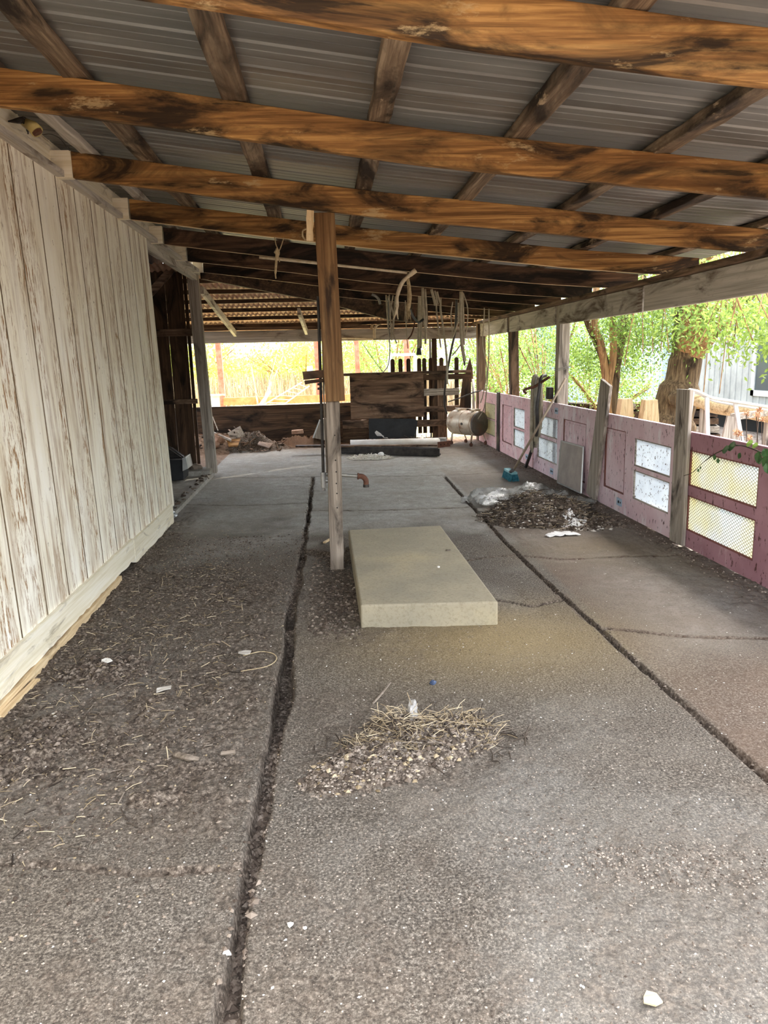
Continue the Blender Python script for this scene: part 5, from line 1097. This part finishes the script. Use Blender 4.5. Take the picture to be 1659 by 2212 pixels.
wf = MB().box(7.66, 7.71, 10.9, 13.0, .62, .72).box(7.66, 7.71, 10.9, 13.0, 1.9, 1.98).box(7.66, 7.71, 12.9, 13.0, .62, 1.98).box(7.66, 7.71, 10.9, 11.0, .62, 1.98).build('window_frame', 'whitetrim', t_)
MB().box(7.68, 7.70, 11.0, 12.9, .72, 1.9).build('window_pane', 'glass', wf)
MB().box(7.9, 10.7, 4.2, 15.2, -.1, .40).build('skirting', 'black_hole', t_)
t_ = thing('blue_white_shed', 'blue white clad shed glimpsed between the slender tree and the big trunk', 'shed', (9, 20, 0))
b = MB().box(7.6, 12, 16.5, 27, -.1, 3.0)
b.build('shed_wall', 'bluehouse', t_); MB().extr([(7.3, 16.2, 3.0), (7.3, 16.2, 3.1), (12.2, 16.2, 3.5), (12.2, 16.2, 3.0)], (0, 11, 0)).build('shed_roof', 'whitetrim', t_)
b = MB()
for k in range(34): b.box(7.585, 7.6, 16.6+.3*k, 16.63+.3*k, 0, 3.0)
b.build('wall_ribs', 'bluehouse', t_)
# yard clutter
t_ = thing('lumber_stack', 'stack of old planks with a red top board, left of the big trunk', 'lumber', (5.2, 12.5, -.05))
for k in range(5): MB().bar((4.0, 13.0+.05*k, .0+.13*k), (6.6, 12.1+.04*k, .02+.13*k), .6, .10, rough=.01, seg=4).build('plank', ['old_x', 'grey_x', 'dark_x', 'dark_x', 'rafter_x'][k], t_)
t_ = thing('timber_pile', 'dark timber pile showing just over the pink fence beside the pale right post', 'timber', (3.6, 11.2, -.05))
for k in range(3): MB().bar((3.2, 11.3, .12+.24*k), (3.95, 10.9, .12+.24*k), .25, .22, rough=.012, seg=3).build('timber', 'dark_x', t_)
for k, (x, y, w0, w1, z1, lab) in enumerate(((4.05, 9.1, .36, .16, .86, 'sunlit pale tapered wooden block left of the big trunk'), (3.82, 9.3, .34, .14, .87, 'shaded tapered wooden block beside the sunlit one'))):
    b = MB().add([(x-w0/2, y-.1, -.05), (x+w0/2, y-.1, -.05), (x+w0/2, y+.1, -.05), (x-w0/2, y+.1, -.05), (x-w1/2, y-.07, z1), (x+w1/2, y-.07, z1), (x+w1/2, y+.07, z1), (x-w1/2, y+.07, z1)], [(3,2,1,0), (4,5,6,7), (0,1,5,4), (1,2,6,5), (2,3,7,6), (3,0,4,7)])
    tag(b.build('tapered_block', 'tan_z', bevel=.01), lab, 'block')
tag(MB().tube([(4.055, 10.200, 0.705), (4.323, 10.200, 0.710)], .06, 10).build('short_log', 'grey_x'), 'short grey log lying above the fence line left of the tapered blocks', 'log')
t_ = thing('metal_rack', 'bent aluminium frame with thin legs standing beyond the maroon door', 'frame', (3.6, 6.3, -.05))
MB().tube(bez([(3.154, 6.300, 1.114), (3.238, 6.300, 1.095), (3.325, 6.300, 1.053), (3.410, 6.300, 1.026), (3.604, 6.250, 0.991), (4.000, 6.200, 0.917)], 5), .014, 8).tube(bez([(3.205, 6.400, 1.092), (3.291, 6.400, 1.073), (3.379, 6.400, 1.030), (3.466, 6.400, 0.995), (3.663, 6.350, 0.955), (4.067, 6.300, 0.880)], 5), .010, 8).build('top_rail', 'alu', t_, smooth=True)
for (a, c_) in (((3.188, 6.300, 1.097), (3.165, 6.300, 0.779)), ((3.321, 6.300, 1.045), (3.351, 6.300, 0.704)), ((3.581, 6.300, 0.993), (3.659, 6.300, 0.681)), ((4.021, 6.300, 0.910), (4.091, 6.300, 0.604))):
    a = Vector(a); c_ = Vector(c_); d = c_-a; g_ = a+d*((a.z+.03)/-d.z); MB().bar(a, g_, .034, .02, up=(0,1,0)).build('frame_leg', 'alu', t_)
t_ = thing('rolled_log', 'long weathered tan log held up behind the aluminium frame', 'log', (5.4, 8.2, .7))
MB().tube(bez([(4.363, 8.600, 0.880), (4.454, 8.300, 0.818), (4.561, 7.900, 0.788), (4.730, 7.400, 0.739)], 6), [.07]*5+[.085]*8+[.08]*6, 14).build('log_body', 'tan_x', t_, smooth=True)
for p in ((4.420, 8.450, 0.827), (4.701, 7.600, 0.749)): MB().tube([(p[0], p[1], -.08), (p[0], p[1], p[2]-.05)], .04, 8).build('log_stand', 'grey_z', t_)
t_ = thing('sawhorse', 'grey sawhorse leg standing behind the aluminium frame', 'sawhorse', (4.1, 7.2, -.05))
p = Vector((4.089, 7.200, 0.784)); MB().bar((p.x-.16, 7.2, -.08), p, .14, .03, up=(0,1,0)).bar((p.x+.10, 7.3, -.08), p, .10, .03, up=(0,1,0)).build('legs', 'grey_z', t_); MB().bar(p, p+Vector((.5, .3, 0)), .08, .06).build('top_bar', 'grey_x', t_)
# dry flower plant
t_ = thing('dried_flower_plant', 'dried plant with brown seed heads rising behind the maroon door', 'plant', (3.1, 4.95, -.05))
heads = [(2.987, 5.100, 0.998), (3.083, 5.100, 1.012), (3.005, 5.000, 0.989), (3.105, 5.100, 0.948), (2.899, 5.000, 0.862), (2.922, 5.100, 0.865), (3.022, 5.100, 0.822)]
b = MB(); root = Vector((3.12, 5.05, -.06))
for h_ in heads: h_ = Vector(h_); b.tube(bez([root, root.lerp(h_, .5)+Vector((rnd.uniform(-.03, .03), 0, .05)), h_], 5), .0028, 5, False)
b.build('stems', 'darkstraw', t_)
for k, h_ in enumerate(heads):
    b = MB()
    for _ in range(26): d = Vector((rnd.gauss(0, 1), rnd.gauss(0, 1), rnd.gauss(0, .8)+.3)).normalized()*.028; b.tube([h_, Vector(h_)+d], [.004, .002], 4, False)
    b.blob(h_, (.012, .012, .010), k, .2, 1); b.build('seed_head', 'dryflower', t_)
# green twig over the door
t_ = thing('leafy_twig', 'dark green leafy twig reaching in over the maroon door', 'twig', (2.5, 4.0, .7))
b = MB().tube(bez([(2.460, 3.693, 0.829), (2.450, 3.936, 0.863), (2.440, 4.200, 0.890), (2.420, 4.392, 0.832), (2.420, 4.581, 0.740), (2.420, 4.713, 0.654), (2.420, 4.838, 0.610)], 5), [.0045]*10+[.0035]*10+[.0022]*11, 6)
b.tube([(2.440, 4.200, 0.890), (2.400, 4.190, 0.898)], .003, 5).build('stem', 'darkstraw', t_)
L = []
def leaf(c, d, s, b):
    c = Vector(c); d = Vector(d).normalized(); n_ = Vector((-.8, -.5, .5)); u = d.cross(n_).normalized(); w_ = u.cross(d)
    P = [c]; 
    for t__, ww in ((.2, .22), (.45, .33), (.75, .24)): P.append(c+d*s*t__+u*s*ww)
    P.append(c+d*s)
    for t__, ww in ((.75, .24), (.45, .33), (.2, .22)): P.append(c+d*s*t__-u*s*ww)
    mid = [c+d*s*t__-w_*s*.05 for t__ in (.2, .45, .75)]
    V = P+mid; b.add(V, [(0,1,8), (1,2,9,8), (2,3,10,9), (3,4,10), (4,5,10), (5,6,9,10), (6,7,8,9), (7,0,8)])
for k, ((px_), d, s) in enumerate((((2.420, 4.215, 0.890), (0,1,-.25), .10), ((2.410, 4.271, 0.867), (0,1,-.35), .085), ((2.430, 4.126, 0.910), (0,-1,.15), .07), ((2.410, 4.426, 0.808), (0,.3,-1), .04), ((2.410, 4.396, 0.789), (0,-.4,-.8), .035), ((2.410, 4.588, 0.709), (0,.6,-.5), .03), ((2.410, 4.629, 0.691), (0,-.3,-.8), .025),
        ((2.420, 4.160, 0.852), (0,.4,-.7), .045), ((2.420, 3.974, 0.883), (0,.2,-.9), .07), ((2.420, 3.932, 0.906), (0,-.5,-.6), .075), ((2.400, 3.855, 0.872), (0,.5,-.7), .08), ((2.400, 3.901, 0.854), (0,.8,-.6), .06), ((2.420, 4.047, 0.908), (0,-.9,.1), .06), ((2.380, 3.835, 0.837), (0,-.3,-.8), .06))):
    b = MB(); leaf(px_, d, s, b); b.build('leaf', 'leaf_dark' if k not in (2, 12) else 'leaf_green', t_)

# ---------------------------------------------------------------- tidy bookkeeping
from collections import defaultdict
_by = defaultdict(list)
for o in bpy.data.objects:
    if '_o' in o: del o['_o']
    if o.parent is None and o.get('label') and o.get('kind') is None: _by[o.name.split('.')[0]].append(o)
GN = {'roof_rafter': 'roof rafters', 'roof_purlin': 'roof purlins', 'batten': 'battens under the tin roof', 'header_board': 'header boards over the right opening', 'square_post': 'posts along the right side',
      'hose_bundle': 'hose bundles hanging from the rafters', 'leafy_shrub': 'shrubs beyond the door fence', 'field_bush': 'bushes in the far field', 'leaning_pole': 'poles standing beyond the low wall',
      'upright_board': 'upright boards on the door fence', 'steel_post': 'red steel posts outside', 'wood_chip': 'wood chips on the floor', 'paper_scrap': 'white scraps on the floor', 'plastic_sheeting': 'plastic sheets by the larger heap'}
for k_, v_ in _by.items():
    if len(v_) > 1:
        for o in v_:
            if not o.get('group'): o['group'] = GN.get(k_, k_.replace('_', ' ')+'s')
import os
if os.environ.get('LABCHK'):
    seen = {}
    for o in bpy.data.objects:
        l_ = o.get('label')
        if l_ and not 4 <= len(l_.split()) <= 16 and o.parent is None: print('LAB', len(l_.split()), o.name, l_)
        if l_ and o.parent is None and l_ in seen: print('DUP', o.name, l_)
        seen[l_] = 1
